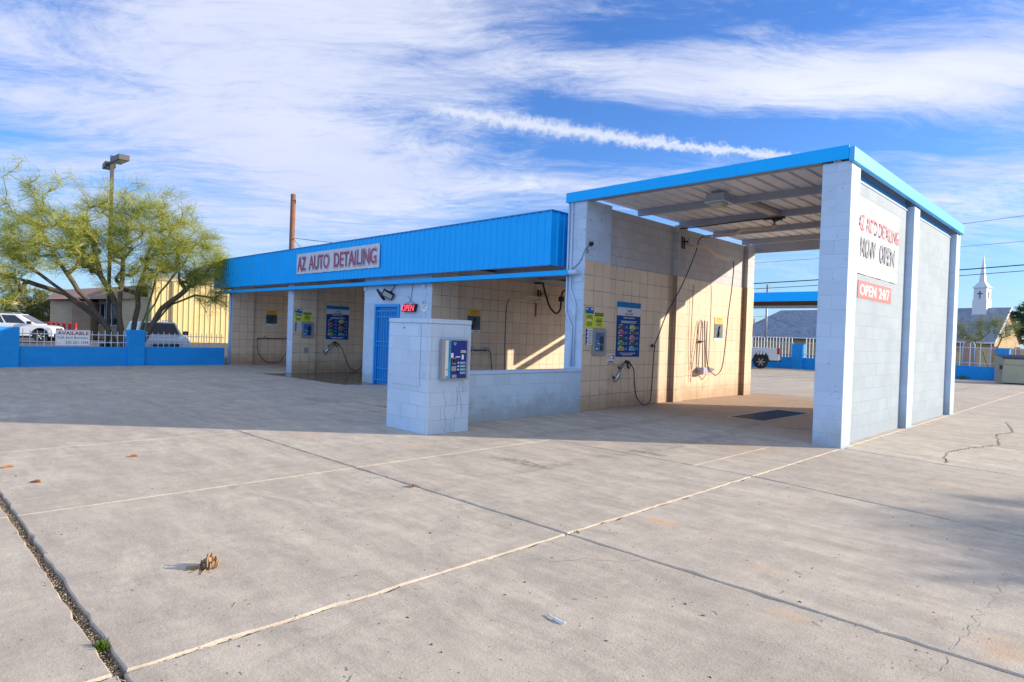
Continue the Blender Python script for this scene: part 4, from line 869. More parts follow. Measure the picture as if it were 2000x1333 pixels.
# ------------------------------------------------------------------ church
sc_ = 1.2
A = at(1525,607,104,None); Bq = at(1975,601,78,None); A.z = Bq.z = 6.9
e = (Bq-A); e.z = 0; Lr = e.length; e.normalize(); n = Vector((e.y,-e.x,0))
C_ = thing('church', 'tan brick church with grey shingled roof and white steeple', 'church', (Bq.x,Bq.y,0)); HW = 4.6; ZE = 2.5
fr = (Vector((A.x,A.y,0)), e, n, Vector((0,0,1)))
mb = MB(fr); 
a0 = [(-1.,0,6.9),(Lr,0,6.9)]
def slope(y1, z1, y0, z0, xa, xb): 
    mb.hexa([(xa,y0,z0-.18),(xb,y0,z0-.18),(xb,y1,z1-.18),(xa,y1,z1-.18)], [(xa,y0,z0),(xb,y0,z0),(xb,y1,z1),(xa,y1,z1)])
slope(HW-1.4,3.15,.0,6.9,.0,Lr); slope(HW,2.55,HW-1.4,3.15,-.0,Lr); slope(-HW,2.6,.0,6.9,.0,Lr)
# hipped, flared far end
mb.hexa([(0,0,6.72),(0,HW-1.4,2.97),(-6.0,HW-1.4,2.97),(-6,0,2.97)], [(0,.0,6.9),(0,HW-1.4,3.15),(-6.0,HW-1.4,3.15),(-6,0,3.15)])
mb.hexa([(0,HW-1.4,2.97),(0,HW,2.37),(-8.0,HW,2.37),(-6.,HW-1.4,2.97)], [(0,HW-1.4,3.15),(0,HW,2.55),(-8.,HW,2.55),(-6,HW-1.4,3.15)])
mb.build('roof', m_shingle, C_)
mb = MB(fr); mb.box(-7,Lr-.3,-HW+.6,HW-.9,-.2,2.75); mb.prism([(-HW+.7,0),(HW-.7,0),(HW-.7,2.6),(0,6.6),(-HW+.7,2.6)], 0, Lr-.3, Lr-.25); mb.build('wall', m_church, C_)
mb = MB(fr); mb.box(-8,Lr,HW,HW+.06,2.32,2.5); mb.hexa([(Lr,HW,2.3),(Lr+.1,HW,2.3),(Lr+.1,0,6.65),(Lr,0,6.65)], [(Lr,HW,2.55),(Lr+.1,HW,2.55),(Lr+.1,0,6.95),(Lr,0,6.95)]); mb.hexa([(Lr,-HW,2.3),(Lr+.1,-HW,2.3),(Lr+.1,0,6.65),(Lr,0,6.65)], [(Lr,-HW,2.6),(Lr+.1,-HW,2.6),(Lr+.1,0,6.95),(Lr,0,6.95)]); mb.build('bargeboard', m_white, C_)
mb = MB(fr); mb.box(Lr-.24,Lr-.18,-.7,.7,3.4,4.8); mb.build('window', m_glass, C_)
sp = at(1922,605,81,0); rel = sp-fr[0]; sx = rel.dot(e)
S = MB(fr)
S.box(sx-.78,sx+.78,-.78,.78,6.0,7.9); S.box(sx-.7,sx+.7,-.7,.7,7.9,9.4); st = S.build('steeple', m_white, C_)
S = MB(fr); S.hexa([(sx-.84,-.84,9.4),(sx+.84,-.84,9.4),(sx+.84,.84,9.4),(sx-.84,.84,9.4)], [(sx-.30,-.30,10.2),(sx+.30,-.30,10.2),(sx+.30,.30,10.2),(sx-.30,.30,10.2)]); S.hexa([(sx-.31,-.31,10.2),(sx+.31,-.31,10.2),(sx+.31,.31,10.2),(sx-.31,.31,10.2)], [(sx-.02,-.02,13.6),(sx+.02,-.02,13.6),(sx+.02,.02,13.6),(sx-.02,.02,13.6)]); S.build('spire', m_white, st)
S = MB(fr); S.box(sx-.05,sx+.05,.705,.75,8.05,9.0); S.box(sx-.28,sx+.28,.706,.752,8.6,8.71); S.box(sx+.705,sx+.75,-.05,.05,8.05,9.0); S.box(sx+.706,sx+.752,-.28,.28,8.6,8.71); S.build('cross', m_ink, st)
# churchyard wooden fence and arched gate
t = thing('yard_fence', 'tan board and block fence in front of the church', 'fence', (-5,44,0)); fl = at(1850,721,55,0); frr = at(2010,726,52,0); ee = frr-fl; LL = ee.length; ee.normalize(); fr = (fl, ee, Vector((-ee.y,ee.x,0)), Vector((0,0,1)))
m_board = mat('tan_boards', (.50,.36,.20), .7, 0, .2, 4); m_rose = mat('rose_gate', (.38,.22,.18), .6)
mb = MB(fr); g0 = (at(1878,721,55,0)-fl).dot(ee); g1 = (at(1900,721,55,0)-fl).dot(ee)
mb.box(-1,g0-.05,0,.15,-.1,1.3); x = g1+.05
i = 0
while x < LL: mb.cur = 1 if i % 4 == 3 else 0; mb.box(x,x+.36,0,.12+(.06 if i % 4 == 3 else 0),-.1,1.75+(.1 if i % 4 == 3 else 0)); x += .375; i += 1
mb.build('boards', [m_board, m_rose], t)
t = thing('arched_gate', 'rose brown arched double gate in the church fence', 'gate', at((1889),721,55,0))
mb = MB(fr); w = g1-g0; pl = [(g0,-.1),(g1,-.1),(g1,1.8)]+[(g0+w/2+w/2*math.cos(a*math.pi/10), 1.8+.45*math.sin(a*math.pi/10)) for a in range(1,10)]+[(g0,1.8)]
mb.prism(pl, 1, -.06, .06); mb.build('leaf', m_rose, t)
mb = MB(fr); mb.tube([(g0,-.08,-.1),(g0,-.08,1.8)]+[(g0+w/2-w/2*math.cos(a*math.pi/10), -.08, 1.8+.48*math.sin(a*math.pi/10)) for a in range(1,10)]+[(g1,-.08,1.8),(g1,-.08,-.1)], .05, 6); mb.build('gate_frame', m_trim, t)

# ------------------------------------------------------------------ left background buildings
def face_frame(p, q): 
    e = Vector((q.x-p.x,q.y-p.y,0)); L = e.length; e.normalize(); return (Vector((p.x,p.y,-.1)), e, Vector((-e.y,e.x,0)), Vector((0,0,1))), L
p = at(96,680,50); q = at(294,680,52); fr, L = face_frame(p, q); S_ = L/198.
t = thing('block_office', 'tan block office with a low brown roof behind the palo verde', 'building', (p.x,p.y,-.1))
def bx(mb, a, b, y0, y1, z0, z1): mb.box((a-96)*S_,(b-96)*S_,y0,y1,z0,z1)
mb = MB(fr); bx(mb,96,141.8,0,8,0,3.05); bx(mb,228,294,-.3,8,0,3.6); bx(mb,178,228,1.2,8,0,1.2); bx(mb,178,228,1.2,8,2.9,3.2); mb.build('wall', m_tancmu, t)
mb = MB(fr); bx(mb,142,177.8,-.5,8,0,3.05); mb.build('wall', m_darkcmu, t)['label'] = 'darker rough brown block wall section'
mb = MB(fr); mb.hexa([((94-96)*S_,-.7,3.06),((262-96)*S_,-.7,3.4),((262-96)*S_,8,3.4),((94-96)*S_,8,3.06)], [((94-96)*S_,1.5,3.9),((262-96)*S_,1.5,4.6),((262-96)*S_,8,4.6),((94-96)*S_,8,3.9)]); mb.build('roof', mat('mauve_roof', (.26,.17,.15), .6), t)
mb = MB(fr); bx(mb,183,196,1.22,1.3,1.2,2.9); bx(mb,199,226,1.22,1.3,1.2,2.9); w_ = mb.build('window', m_glass, t)
mb = MB(fr); [bx(mb,a,a+1.6,1.1,1.2,1.15,2.95) for a in (181.5,191,197,205,226.5)]; bx(mb,181.5,228,1.08,1.2,1.12,1.2); mb.build('frame', m_trim, w_)
p = at(294,690,50); q = at(640,690,58); fr, L = face_frame(p, q)
t = thing('metal_warehouse', 'cream ribbed metal warehouse behind the fence', 'building', (p.x,p.y,-.1))
mb = MB(fr); x = 0; i = 0; pr = []
while x < L: pr += [(x,0),(x+.22,0),(x+.25,-.05),(x+.31,-.05),(x+.34,0)]; x += .40
for (a, b), (c, d) in zip(pr, pr[1:]): mb.quad((a,b,0),(c,d,0),(c,d,4.9),(a,b,4.9))
mb.quad((0,12,0),(0,0,0),(0,0,4.9),(0,12,4.9)); mb.build('wall', m_tanmetal, t)
mb = MB(fr); mb.box(-.1,L,-.12,.05,4.9,5.1); mb.quad((-.1,.05,5.05),(L,.05,5.05),(L,14,6.2),(-.1,14,6.2)); mb.build('roof', mat('cream_trim', (.55,.46,.3), .5), t)
mb = MB(fr); mb.box(1.35,1.5,-.16,-.06,0,4.9); mb.build('downspout', mat('brown_pipe', (.25,.18,.12), .6), t)
p = at(-60,668,75); q = at(78,668,80); fr, L = face_frame(p, q)
t = thing('distant_store', 'far low store with orange sunlit parapet and grey canopy', 'building', (p.x,p.y,0))
mb = MB(fr); mb.box(0,L,0,8,0,3.9); mb.build('wall', mat('orange_stucco', (.62,.42,.2), .8), t)
mb = MB(fr); mb.box(0,L,-.1,.0,3.91,4.15); mb.build('parapet', m_blue, t); mb = MB(fr); mb.hexa([(0,-2.5,2.3),(L,-2.5,2.3),(L,0,2.3),(0,0,2.3)], [(0,-2.4,2.4),(L,-2.4,2.4),(L,0,3.1),(0,0,3.1)]); mb.build('canopy', m_trim, t)
for i, px in enumerate((86,94.5,104,113,124,135,146.5)):
    c = at(px,668,46,0); mb = MB(); mb.cyl((c.x,c.y,-.1),(c.x,c.y,1.22+.0*i), .10, 12)
    o = mb.build('bollard', mat('red_bollard_paint', (.33,.012,.02), .5)); tag(o, ['leftmost red bollard, beside the white crossover bonnet','second red bollard from the left, by the white crossover bonnet','third red bollard from the left in the row','middle red bollard of the row of seven','fifth red bollard from the left, above the sign','sixth red bollard from the left, above the sign','rightmost red bollard in front of the brown block wall'][i], 'bollard', 'red bollards by the office')

# ------------------------------------------------------------------ poles and wires
t = thing('street_lamp', 'tall bronze parking lot lamp with two box heads rising through the palo verde', 'street lamp', tuple(at(209,690,24.,-.1)))
b = at(209,690,24.,-.1); top = 7.72
mb = MB(); mb.box(b.x-.055,b.x+.055,b.y-.055,b.y+.055,-.1,top); mb.build('pole', m_bronze, t)
mb = MB(); mb.cyl((b.x,b.y,-.1),(b.x,b.y,.62),.28,16); mb.build('base', m_black, t)
for k, (dr_, ln) in enumerate((( (at(250,320,22.8)-at(216,320,24)).normalized(), 1.25), ((at(205,320,25)-at(216,320,24)).normalized(), .9))):
    dr_ = Vector((dr_.x,dr_.y,0)).normalized(); w = Vector((-dr_.y,dr_.x,0)); mb = MB((Vector((b.x,b.y,7.38)), dr_, w, Vector((0,0,1)))); mb.box(.07,.34,-.04,.04,.04,.14); mb.build('arm', m_bronze, t)
    mb = MB((Vector((b.x,b.y,7.38)), dr_, w, Vector((0,0,1)))); mb.box(.34,.34+ln*.75,-.18,.18,-.02,.18); hd = mb.build('lamp_head', m_bronze, t, bevel=.01)
    mb = MB((Vector((b.x,b.y,7.38)), dr_, w, Vector((0,0,1)))); mb.box(.40,.28+ln*.75,-.13,.13,-.032,-.022); mb.build('lens', m_lamp, hd)
c = at(573,380,32); base = at(569,640,32,-.1)
t = thing('utility_pole', 'brown wooden utility pole rising behind the low bays roof', 'utility pole', (c.x,c.y,-.1)); mb = MB(); mb.tube([(c.x,c.y,-.1),(c.x,c.y,c.z)], [.16,.125], 12); mb.build('pole', mat('red_brown_wood', (.22,.10,.065), .85, 0, .3, 5), t)
mb = MB(); mb.box(c.x+.12,c.x+.26,c.y-.02,c.y+.02,c.z-.35,c.z-.32); mb.cyl((c.x+.24,c.y,c.z-.5),(c.x+.24,c.y,c.z-.3),.03,8); mb.build('insulator', m_black, t)
def wire(name, label, pts, r, m=m_black, g=None):
    mb = MB(); P_ = []
    for a, b_ in zip(pts, pts[1:]):
        for k in range(13): u = k/12; v = a.lerp(b_, u); v.z -= (a-b_).length*.006*4*u*(1-u); P_.append(v)
    mb.tube(P_, r, 5); return tag(mb.build(name, m), label, 'wire', g)
wire('guy_wire', 'thin wire from the brown utility pole down behind the fascia', [c-Vector((0,0,2.2)), at(760,484,30)], .012)
wire('guy_wire', 'steeper thin wire from the brown utility pole to the roof edge', [c-Vector((0,0,2.2)), at(600,497,30.5)], .012)
PW = 'power lines over the street'
w = lambda x0, y0, d0, x1, y1, d1: [at(x0,y0,d0), at(x1,y1,d1)]
for lb, pts, r in (('thickest power line, passing behind the steeple', w(1300,563,46,2150,505,39), .035), ('power line just below the thickest one', w(1300,573,46,2150,517,39), .022),
                   ('high thin power line, topmost at right', w(1300,505,50,2150,401,40), .014), ('thin power line second from the top at right', w(1300,525,50,2150,457,40), .012)):
    wire('power_line', lb, pts, r, g=PW)
c = at(1498.5,577,75); t = thing('utility_pole', 'distant grey utility pole left of the church roof', 'utility pole', (c.x,c.y,0)); mb = MB(); mb.tube([(c.x,c.y,0),(c.x,c.y,8.4)], .13, 8); mb.build('pole', m_galv, t); mb = MB(); mb.tube([c+Vector((-.5,-.5,-.6)),c+Vector((.5,.5,-.6))], .05, 5); mb.build('crossarm', m_galv, t)
c2 = at(1473,632,110); t = thing('utility_pole', 'farthest small utility pole with crossarms at the church roof edge', 'utility pole', (c2.x,c2.y,0)); mb = MB(); mb.tube([(c2.x,c2.y,0),(c2.x,c2.y,5.6)], .12, 6); mb.build('pole', m_galv, t)
wire('power_line', 'far thin wire between the two distant poles', [at(1300,622,90), at(1499,618,75), at(1560,640,74)], .018, g=PW); wire('power_line', 'lower far wire near the church roof edge', [at(1300,640,95), at(1499,628,80)], .018, g=PW)

# ------------------------------------------------------------------ trees
def leafmat(name, c1, c2, tr=.35):
    m, nt, b = newmat(name); ob = nt.new('ShaderNodeTexCoord').outputs['Object']; c = nt.mix(nt.ramp(nt.noise(ob, .9, 3), .35, .65), rgb(c1), rgb(c2)); c = nt.mix(nt.ramp(nt.noise(ob, 8, 2), .4, .7, 0, .5), c, rgb([x*1.25 for x in c2]))
    nt.l.new(c, b.inputs['Base Color']); b.inputs['Roughness'].default_value = .7
    tl = nt.new('ShaderNodeBsdfTranslucent'); nt.l.new(c, tl.inputs['Color']); mx = nt.new('ShaderNodeMixShader', i_0=tr); nt.l.new(b.outputs[0], mx.inputs[1]); nt.l.new(tl.outputs[0], mx.inputs[2]); nt.l.new(mx.outputs[0], nt.n['Material Output'].inputs[0]); return m
m_bark = mat('dark_palo_bark', (.11,.085,.06), .9, 0, .35, 5, .5, 25); m_gbark = mat('green_bark', (.21,.22,.07), .8, 0, .25, 4)
m_palo = leafmat('palo_verde_foliage', (.21,.27,.045), (.47,.48,.08)); m_palod = leafmat('grey_green_foliage', (.14,.17,.06), (.26,.28,.10)); m_dkleaf = leafmat('dark_green_foliage', (.03,.07,.03), (.07,.12,.045))
def make_tree(name, label, base, ellipsoids, trunks, ntip, seed, tw=(50,.55,.013), m=m_palo, mbk=m_bark, mg=m_gbark, droop=.55, group=None, rtrunk=.13):
    rg = random.Random(seed); base = Vector(base); t = thing(name, label, 'tree', tuple(base), group)
    nodes = [base.copy()]; par = [-1]; 
    for pts in trunks:
        prev = 0; last = base
        for p_ in pts:
            p_ = base+Vector(p_); st = max(1, int((p_-last).length/.35))
            for k in range(1, st+1): nodes.append(last.lerp(p_, k/st)+Vector((rg.gauss(0,.02),rg.gauss(0,.02),0))); par.append(prev); prev = len(nodes)-1
            last = p_
    tips = []
    tot = sum(e[1].x*e[1].y*e[1].z*e[2] for e in ellipsoids)
    for c_, r_, dens in ellipsoids:
        k = int(ntip*r_.x*r_.y*r_.z*dens/tot)
        for _ in range(k):
            while 1:
                v = Vector((rg.uniform(-1,1),rg.uniform(-1,1),rg.uniform(-1,1)))
                if .15 < v.length < 1: break
            v *= (v.length**-.35)*1.0
            tips.append(base+c_+Vector((v.x*r_.x,v.y*r_.y,v.z*r_.z)))
    root = base+Vector((0,0,1.2)); tips.sort(key=lambda p_: (p_-root).length); ends = []
    for p_ in tips:
        bi = min(range(len(nodes)), key=lambda i: (nodes[i]-p_).length+.25*max(0,(nodes[i]-root).length-(p_-root).length)+ (0 if nodes[i].z > base.z+1. else 3))
        a = nodes[bi]; dd = (p_-a).length; st = max(1, int(dd/.4)); pr_ = bi; mid = a.lerp(p_, .5)+Vector((rg.gauss(0,.06),rg.gauss(0,.06),.10))*dd
        for k in range(1, st+1):
            u = k/st; q_ = a*(1-u)**2+mid*2*u*(1-u)+p_*u*u; nodes.append(q_+Vector((rg.gauss(0,.015),rg.gauss(0,.015),rg.gauss(0,.015)))); par.append(pr_); pr_ = len(nodes)-1
        ends.append(pr_)
    cnt = [0.]*len(nodes)
    for i in ends: cnt[i] += 1
    for i in range(len(nodes)-1, 0, -1): cnt[par[i]] += cnt[i] if cnt[i] else .2
    rad = [max(.006, min(rtrunk, .0078*(max(cnt[i],.6)**.5))) for i in range(len(nodes))]
    mb = MB()
    for i in range(1, len(nodes)):
        mb.cur = 0 if rad[i] > .06 else 1; mb.tube([nodes[par[i]], nodes[i]], [min(rad[par[i]], rad[i]*1.5), rad[i]], 6 if rad[i] > .03 else 4, cap=False)
    mb.build('trunk', [mbk, mg], t)
    fol = MB(); N, ln, wd = tw; cen = base+Vector((0,0,2.6))
    pts_ = [i for i in ends]+[par[i] for i in ends if par[i] > 0]
    for i in pts_:
        o_ = nodes[i]; outd = (o_-cen); outd.z *= .5; outd.normalize()
        for _ in range(rg.randint(int(N*.4), N)):
            d_ = (outd*.7+Vector((rg.gauss(0,.75),rg.gauss(0,.75),rg.gauss(.12,.6)))).normalized(); s_ = o_+Vector((rg.gauss(0,.09),rg.gauss(0,.09),rg.gauss(0,.09))); l_ = ln*rg.uniform(.4,1.2)
            sd = d_.cross(Vector((rg.gauss(0,1),rg.gauss(0,1),rg.gauss(0,1)))).normalized()*wd*.5; k1 = s_+d_*l_*.5+Vector((0,0,-.04*droop)); k2 = s_+d_*l_+Vector((0,0,-.30*droop*l_*rg.uniform(.5,2)))
            a_, b_ = fol.P(s_-sd), fol.P(s_+sd); c_, e_ = fol.P(k1-sd*.8), fol.P(k1+sd*.8); f_ = fol.P(k2)
            fol.F((a_,b_,e_,c_)); fol.F((c_,e_,f_))
            for u in (k1, k1.lerp(k2,.5)):
                dd = (d_+Vector((rg.gauss(0,.8),rg.gauss(0,.8),rg.gauss(-.2,.6)))).normalized()*l_*.38; i1, i2, i3 = fol.P(u-sd*.7), fol.P(u+sd*.7), fol.P(u+dd); fol.F((i1,i2,i3))
    fol.build('crown', m, t); return t
V = Vector
# big palo verde on the left. local axes: right in the picture = rv, towards camera = tv
bp = at(243,695,23.6,-.1); vd = (bp-CAM); vd.z = 0; vd.normalize(); rv = V((vd.y,-vd.x,0)); 
def L3(r_, z_, d_=0): return rv*r_+V((0,0,z_))-vd*d_
def EL(r_, z_, d_, rr, rz_, dens=1): 
    return (L3(r_, z_, d_), V((rr,rr,rz_)), dens)
make_tree('palo_verde_tree', 'large yellow-green palo verde with several trunks behind the left fence', bp,
    [EL(-2.3,4.3,.3,1.5,1.1),EL(-3.6,3.7,0,1.0,1.1),EL(-3.0,5.9,0,.9,1.3,.5),EL(-1.,4.6,0,1.2,1.3),EL(.6,4.6,.2,1.3,1.5),EL(2.0,4.3,0,1.4,1.2),EL(2.8,3.3,0,.95,.9),EL(3.0,2.45,0,.55,.6,.7),EL(-1.6,6.1,0,.7,.8,.4),EL(1.3,5.8,0,.9,.8,.5),EL(-3.9,2.6,0,.8,.8),EL(.2,6.,0,1.2,.8,.6),EL(0,3.1,.2,.9,.6,.7),EL(-4.6,3.6,0,.7,1.1,.8)],
    [[L3(-.35,.9,.1),L3(-.75,1.7,.1),L3(-1.6,2.35,0),L3(-2.6,3.1,0),L3(-3.5,3.9,0)], [L3(-.5,1.2,.1),L3(-1.2,2.3,.3),L3(-2.,3.5,.3),L3(-2.7,4.9,.2)], [L3(-.6,1.4,0),L3(-1.9,2.5,-.3),L3(-3.4,3.0,-.3),L3(-4.2,3.2,-.2)], [L3(-.15,1.1,.1),L3(-.25,2.1,.2),L3(-.65,2.9,.2),L3(-1.1,4.3,.1),L3(-1.3,5.3,.1)], [L3(-.1,1.3,.3),L3(-.2,2.6,.4),L3(-.1,4.,.4),L3(.1,5.4,.3)], [L3(.15,.8,-.2),L3(.35,1.7,-.1),L3(.4,2.6,0),L3(.6,3.8,.2),L3(.9,5.2,.1)], [L3(.55,.9,0),L3(.75,1.9,.1),L3(1.1,2.7,0),L3(1.8,3.8,0),L3(2.3,4.7,0)], [L3(.7,1.,.2),L3(1.15,2.1,.1),L3(2.0,2.9,0),L3(2.7,3.5,0)], [L3(.8,1.4,.1),L3(1.5,2.3,-.2),L3(2.3,2.7,-.2),L3(2.9,2.65,-.2)], [L3(.5,1.2,-.3),L3(.8,2.4,-.4),L3(1.1,3.9,-.3)]],
    1150, 5, (22,.46,.010), rtrunk=.10)
# bushy tree behind the white car
c = at(62,640,58,-.1)
make_tree('mesquite_tree', 'rounded olive bush behind the white crossover', c, [(V((0,0,2.6)),V((2.2,2.2,1.6)),1),(V((-.5,1.2,3.4)),V((1.2,1.2,1.1)),.8)], [[(.1,.1,.8),(.2,.3,1.8)],[(-.3,-.2,1.),(-.7,-.4,2.)]], 130, 9, (36,.7,.05), m_palod, rtrunk=.1)
c = at(1932,735,36,-.05)
vd2 = (c-CAM); vd2.z = 0; vd2.normalize(); r2 = V((vd2.y,-vd2.x,0))
make_tree('palo_verde_tree', 'sparse young palo verde in front of the church', c, [(r2*-.9+V((0,0,2.7)),V((.8,.8,.7)),1),(r2*.5+V((0,0,2.9)),V((.7,.7,.6)),1),(r2*-.1+V((0,0,3.1)),V((.6,.6,.5)),.7)],
    [[r2*-.05+V((0,0,.7)),r2*-.35+V((0,0,1.4)),r2*-.8+V((0,0,2.1))],[r2*.12+V((0,0,.7)),r2*.25+V((0,0,1.5)),r2*.5+V((0,0,2.3))],[r2*.2+V((0,0,.9)),r2*.6+V((0,0,1.5)),r2*1.1+V((0,0,1.9))]], 120, 3, (18,.4,.009), m_palod, rtrunk=.04)
c = at(2060,700,40,-.05)
make_tree('palo_verde_tree', 'pale green tree at the right edge above the dumpster', c, [(V((0,0,2.3)),V((1.3,1.3,1.)),1)], [[(0,0,1.2),(.2,.2,1.9)]], 90, 13, (36,.5,.02), m_palod, rtrunk=.07)
c = at(2040,690,62,-.05)
make_tree('dark_tree', 'dark green dense tree behind the church gable at the right edge', c, [(V((0,0,4.8)),V((2.6,2.6,2.)),1),(V((.5,.5,3.2)),V((2.4,2.4,1.4)),1)], [[(0,0,1.8),(.2,.2,3.2)]], 200, 17, (44,.6,.06), m_dkleaf, rtrunk=.2)
# a sparse tree outside the frame to the right: its shadow falls on the foreground
sunv = V((.696,.718,0)); g0_ = V((2.6,-4.1,0)); b0 = g0_+sunv*17.5; b0.z = 0
make_tree('mesquite_tree', 'open crowned tree right of the lot, outside the photo', (b0.x,b0.y,-.02), [(V((-.55,-.1,4.7)),V((1.7,1.7,.32)),1),(V((1.1,1.0,5.3)),V((.7,.7,.25)),1)], [[(.1,.0,1.5),(0,.1,3.4),(0,0,4.5)]], 70, 21, (44,.6,.02), m_dkleaf, rtrunk=.05)

# ------------------------------------------------------------------ loose stuff on the pavement
t = thing('palm_stump', 'small broken chunk of fibrous wood lying in the left foreground', 'wood chunk', (-.97,-8.48,0)); rg = random.Random(4)
mb = MB(); c = V((-.97,-8.47,0)); mb.lathe((c.x,c.y,0), (.1,.0,1), [(.045,.0),(.052,.015),(.048,.035),(.038,.048)], 12); mb.build('core', mat('dark_fibre', (.10,.06,.035), .95, 0, .4, 20, .8, 60), t)
mb = MB(); rr_ = V((.708,.706,0))
for i in range(40):
    a = rg.uniform(0,6.28); r_ = rg.uniform(.02,.058); p_ = c+V((math.cos(a)*r_,math.sin(a)*r_,rg.uniform(.0,.03))); h_ = rg.uniform(.025,.06); mb.hexa([p_+V((-.006,-.003,0)),p_+V((.006,-.003,0)),p_+V((.006,.004,0)),p_+V((-.006,.004,0))],[p_+V((-.004+rg.gauss(0,.01),0,h_)),p_+V((.004,rg.gauss(0,.01),h_)),p_+V((.004,.004,h_)),p_+V((-.003,.003,h_))])
for i in range(9): a = rg.uniform(3.4,5.6); mb.tube([c+V((0,0,.01)), c+V((math.cos(a),math.sin(a),.03))*.07+V((0,0,.004)), c+V((math.cos(a),math.sin(a),0))*rg.uniform(.09,.14)+V((0,0,.003))], [.005,.004,.002], 4)
mb.build('fibres', mat('straw_fibre', (.40,.26,.14), .9, 0, .4, 20), t)
mb = MB(); c = V((.91,-7.38,.008)); mb.tube(bez([c-rr_*.035+_f*.05, c-rr_*.01+_f*.01, c+rr_*.02-_f*.03+V((0,0,-.002)), c+rr_*.05-_f*.05+V((0,0,0))], 5), [.006]*6+[.009]*6+[.006]*4, 6, flat=.5)
tag(mb.build('plastic_strip', m_white), 'small torn white strip lying in the middle foreground', 'litter')
m_leaf = mat('dry_orange_leaf', (.42,.17,.05), .8, 0, .3, 30); gl = 'dry leaves on the pavement'
for k, (x, y, lb) in enumerate(((-4.90,-8.99,'dry leaf lying in shade nearest the left edge'),(-4.05,-8.9,'orange dry leaf right of the one at the left edge'),(-1.88,-6.27,'pale dry leaf near the joint crossing left of centre'),(-4.81,-7.92,'dry brown leaf just left of the shadow edge, far from the pillar'))):
    mb = MB(); rg = random.Random(k); a = rg.uniform(0,6)
    for s in (1,-1):
        u_ = V((math.cos(a),math.sin(a),0)); v_ = V((-u_.y,u_.x,0))*s; P_ = V((x,y,.004+gz(x))); mb.quad(P_-u_*.045, P_-u_*.01+v_*.028+V((0,0,.018)), P_+u_*.03+v_*.02+V((0,0,.02)), P_+u_*.055)
        mb.quad(P_-u_*.045+V((0,0,-.001)), P_+u_*.055+V((0,0,-.001)), P_+u_*.03+v_*.02+V((0,0,.0195)), P_-u_*.01+v_*.028+V((0,0,.0175)))
    tag(mb.build('dry_leaf', m_leaf), lb, 'leaf', gl)
def weed(x, y, s, n, lb):
    mb = MB(); rg = random.Random(int(x*100)); P_ = V((x,y,-.02))
    for i in range(n):
        a = rg.uniform(0,6.28); el = rg.uniform(.2,1.3); d_ = V((math.cos(a)*math.cos(el),math.sin(a)*math.cos(el),math.sin(el))); l_ = s*rg.uniform(.5,1.2); sd = V((-math.sin(a),math.cos(a),0))*s*.12; q_ = P_+V((rg.gauss(0,.3),rg.gauss(0,.15),0))*s
        mb.quad(q_, q_+d_*l_*.5+sd, q_+d_*l_, q_+d_*l_*.5-sd)
    tag(mb.build('weed', leafmat('weed_leaf%d' % n, (.07,.13,.015), (.16,.25,.03))), lb, 'weed', 'weeds in the joints')
weed(-.30,-9.18,.045,150,'bright green weed growing in the wide joint at lower left'); weed(.04,-6.12,.04,30,'small weed at the joint crossing in the centre foreground'); weed(.02,-5.75,.035,22,'small weed in the long joint just past the centre crossing'); weed(-2.45,-9.22,.035,26,'tiny weed in the wide joint near the left edge'); weed(-3.4,29.2,.25,40,'weed clump at the foot of the far blue wall'); weed(.02,-2.95,.03,14,'tiny weed where two joints meet before the front pier')
# wood chip and gravel debris filling the joints, scattered grit
mb = MB(); rg = random.Random(31)
def chip(x, y, z, s, el=2.):
    a = rg.uniform(0,3.14); u_ = V((math.cos(a),math.sin(a),rg.uniform(-.3,.3)))*s*rg.uniform(.6,el); v_ = V((-math.sin(a),math.cos(a),rg.uniform(-.4,.4)))*s*.5; h_ = V((0,0,s*.5)); P_ = V((x,y,z)); mb.cur = rg.randrange(4)
    A_ = [mb.P(P_-u_-v_),mb.P(P_+u_-v_),mb.P(P_+u_*.8+v_),mb.P(P_-u_*.7+v_)]; T_ = [mb.P(P_-u_*.6-v_*.6+h_),mb.P(P_+u_*.6-v_*.5+h_),mb.P(P_+u_*.4+v_*.6+h_),mb.P(P_-u_*.4+v_*.5+h_)]
    mb.F(T_)
    for i in range(4): mb.F((A_[i],A_[(i+1) % 4],T_[(i+1) % 4],T_[i]))
for i in range(6000):
    x = -4.6+rg.random()*4.6; chip(x, -9.18-.004*(-x)+rg.uniform(-.026,.026), -.034+rg.uniform(0,.024), rg.uniform(.002,.0045))
for i in range(1500): y = -9.3+rg.random()**1.3*6.5; chip(rg.uniform(-.009,.011), y, -.034+rg.uniform(0,.022), rg.uniform(.003,.006)); mb.mi[-5:] = [rg.choice((1,1,2))]*5
for i in range(500): chip(-3+rg.random()*5.6, -6.19+rg.uniform(-.007,.007), -.036+rg.uniform(0,.012), rg.uniform(.002,.004))
chips = [mat('chip_tan', (.34,.25,.17), .9), mat('chip_brown', (.15,.10,.07), .9), mat('chip_grey', (.28,.26,.24), .9), mat('chip_pale', (.48,.40,.30), .9)]
tag(mb.build('joint_debris', chips, origin=(0,0,0)), 'wood chips and grit filling the pavement joints', 'debris', kind='stuff')
mb = MB(); rg = random.Random(32)
for i in range(1500):
    while 1:
        d_ = 1.8+rg.random()**1.5*13; a = rg.uniform(-.72,.72); p_ = V((CAM.x,CAM.y,0))+V((_f.x,_f.y,0))*d_*math.cos(a)+V((_r.x,_r.y,0))*d_*math.sin(a)
        if p_.y < -.1 or p_.x > .2: break
    dens = rg.random()
    chip(p_.x, p_.y, gz(p_.x), rg.choice((.0018,.0025,.0035,.006)) if dens < .97 else .009, 1.6)
tag(mb.build('grit', [chips[1], m_black, chips[1], chips[0]], origin=(0,0,0)), 'tiny stones and dark crumbs scattered over the concrete', 'grit', kind='stuff')
mb = MB(); rg = random.Random(33)
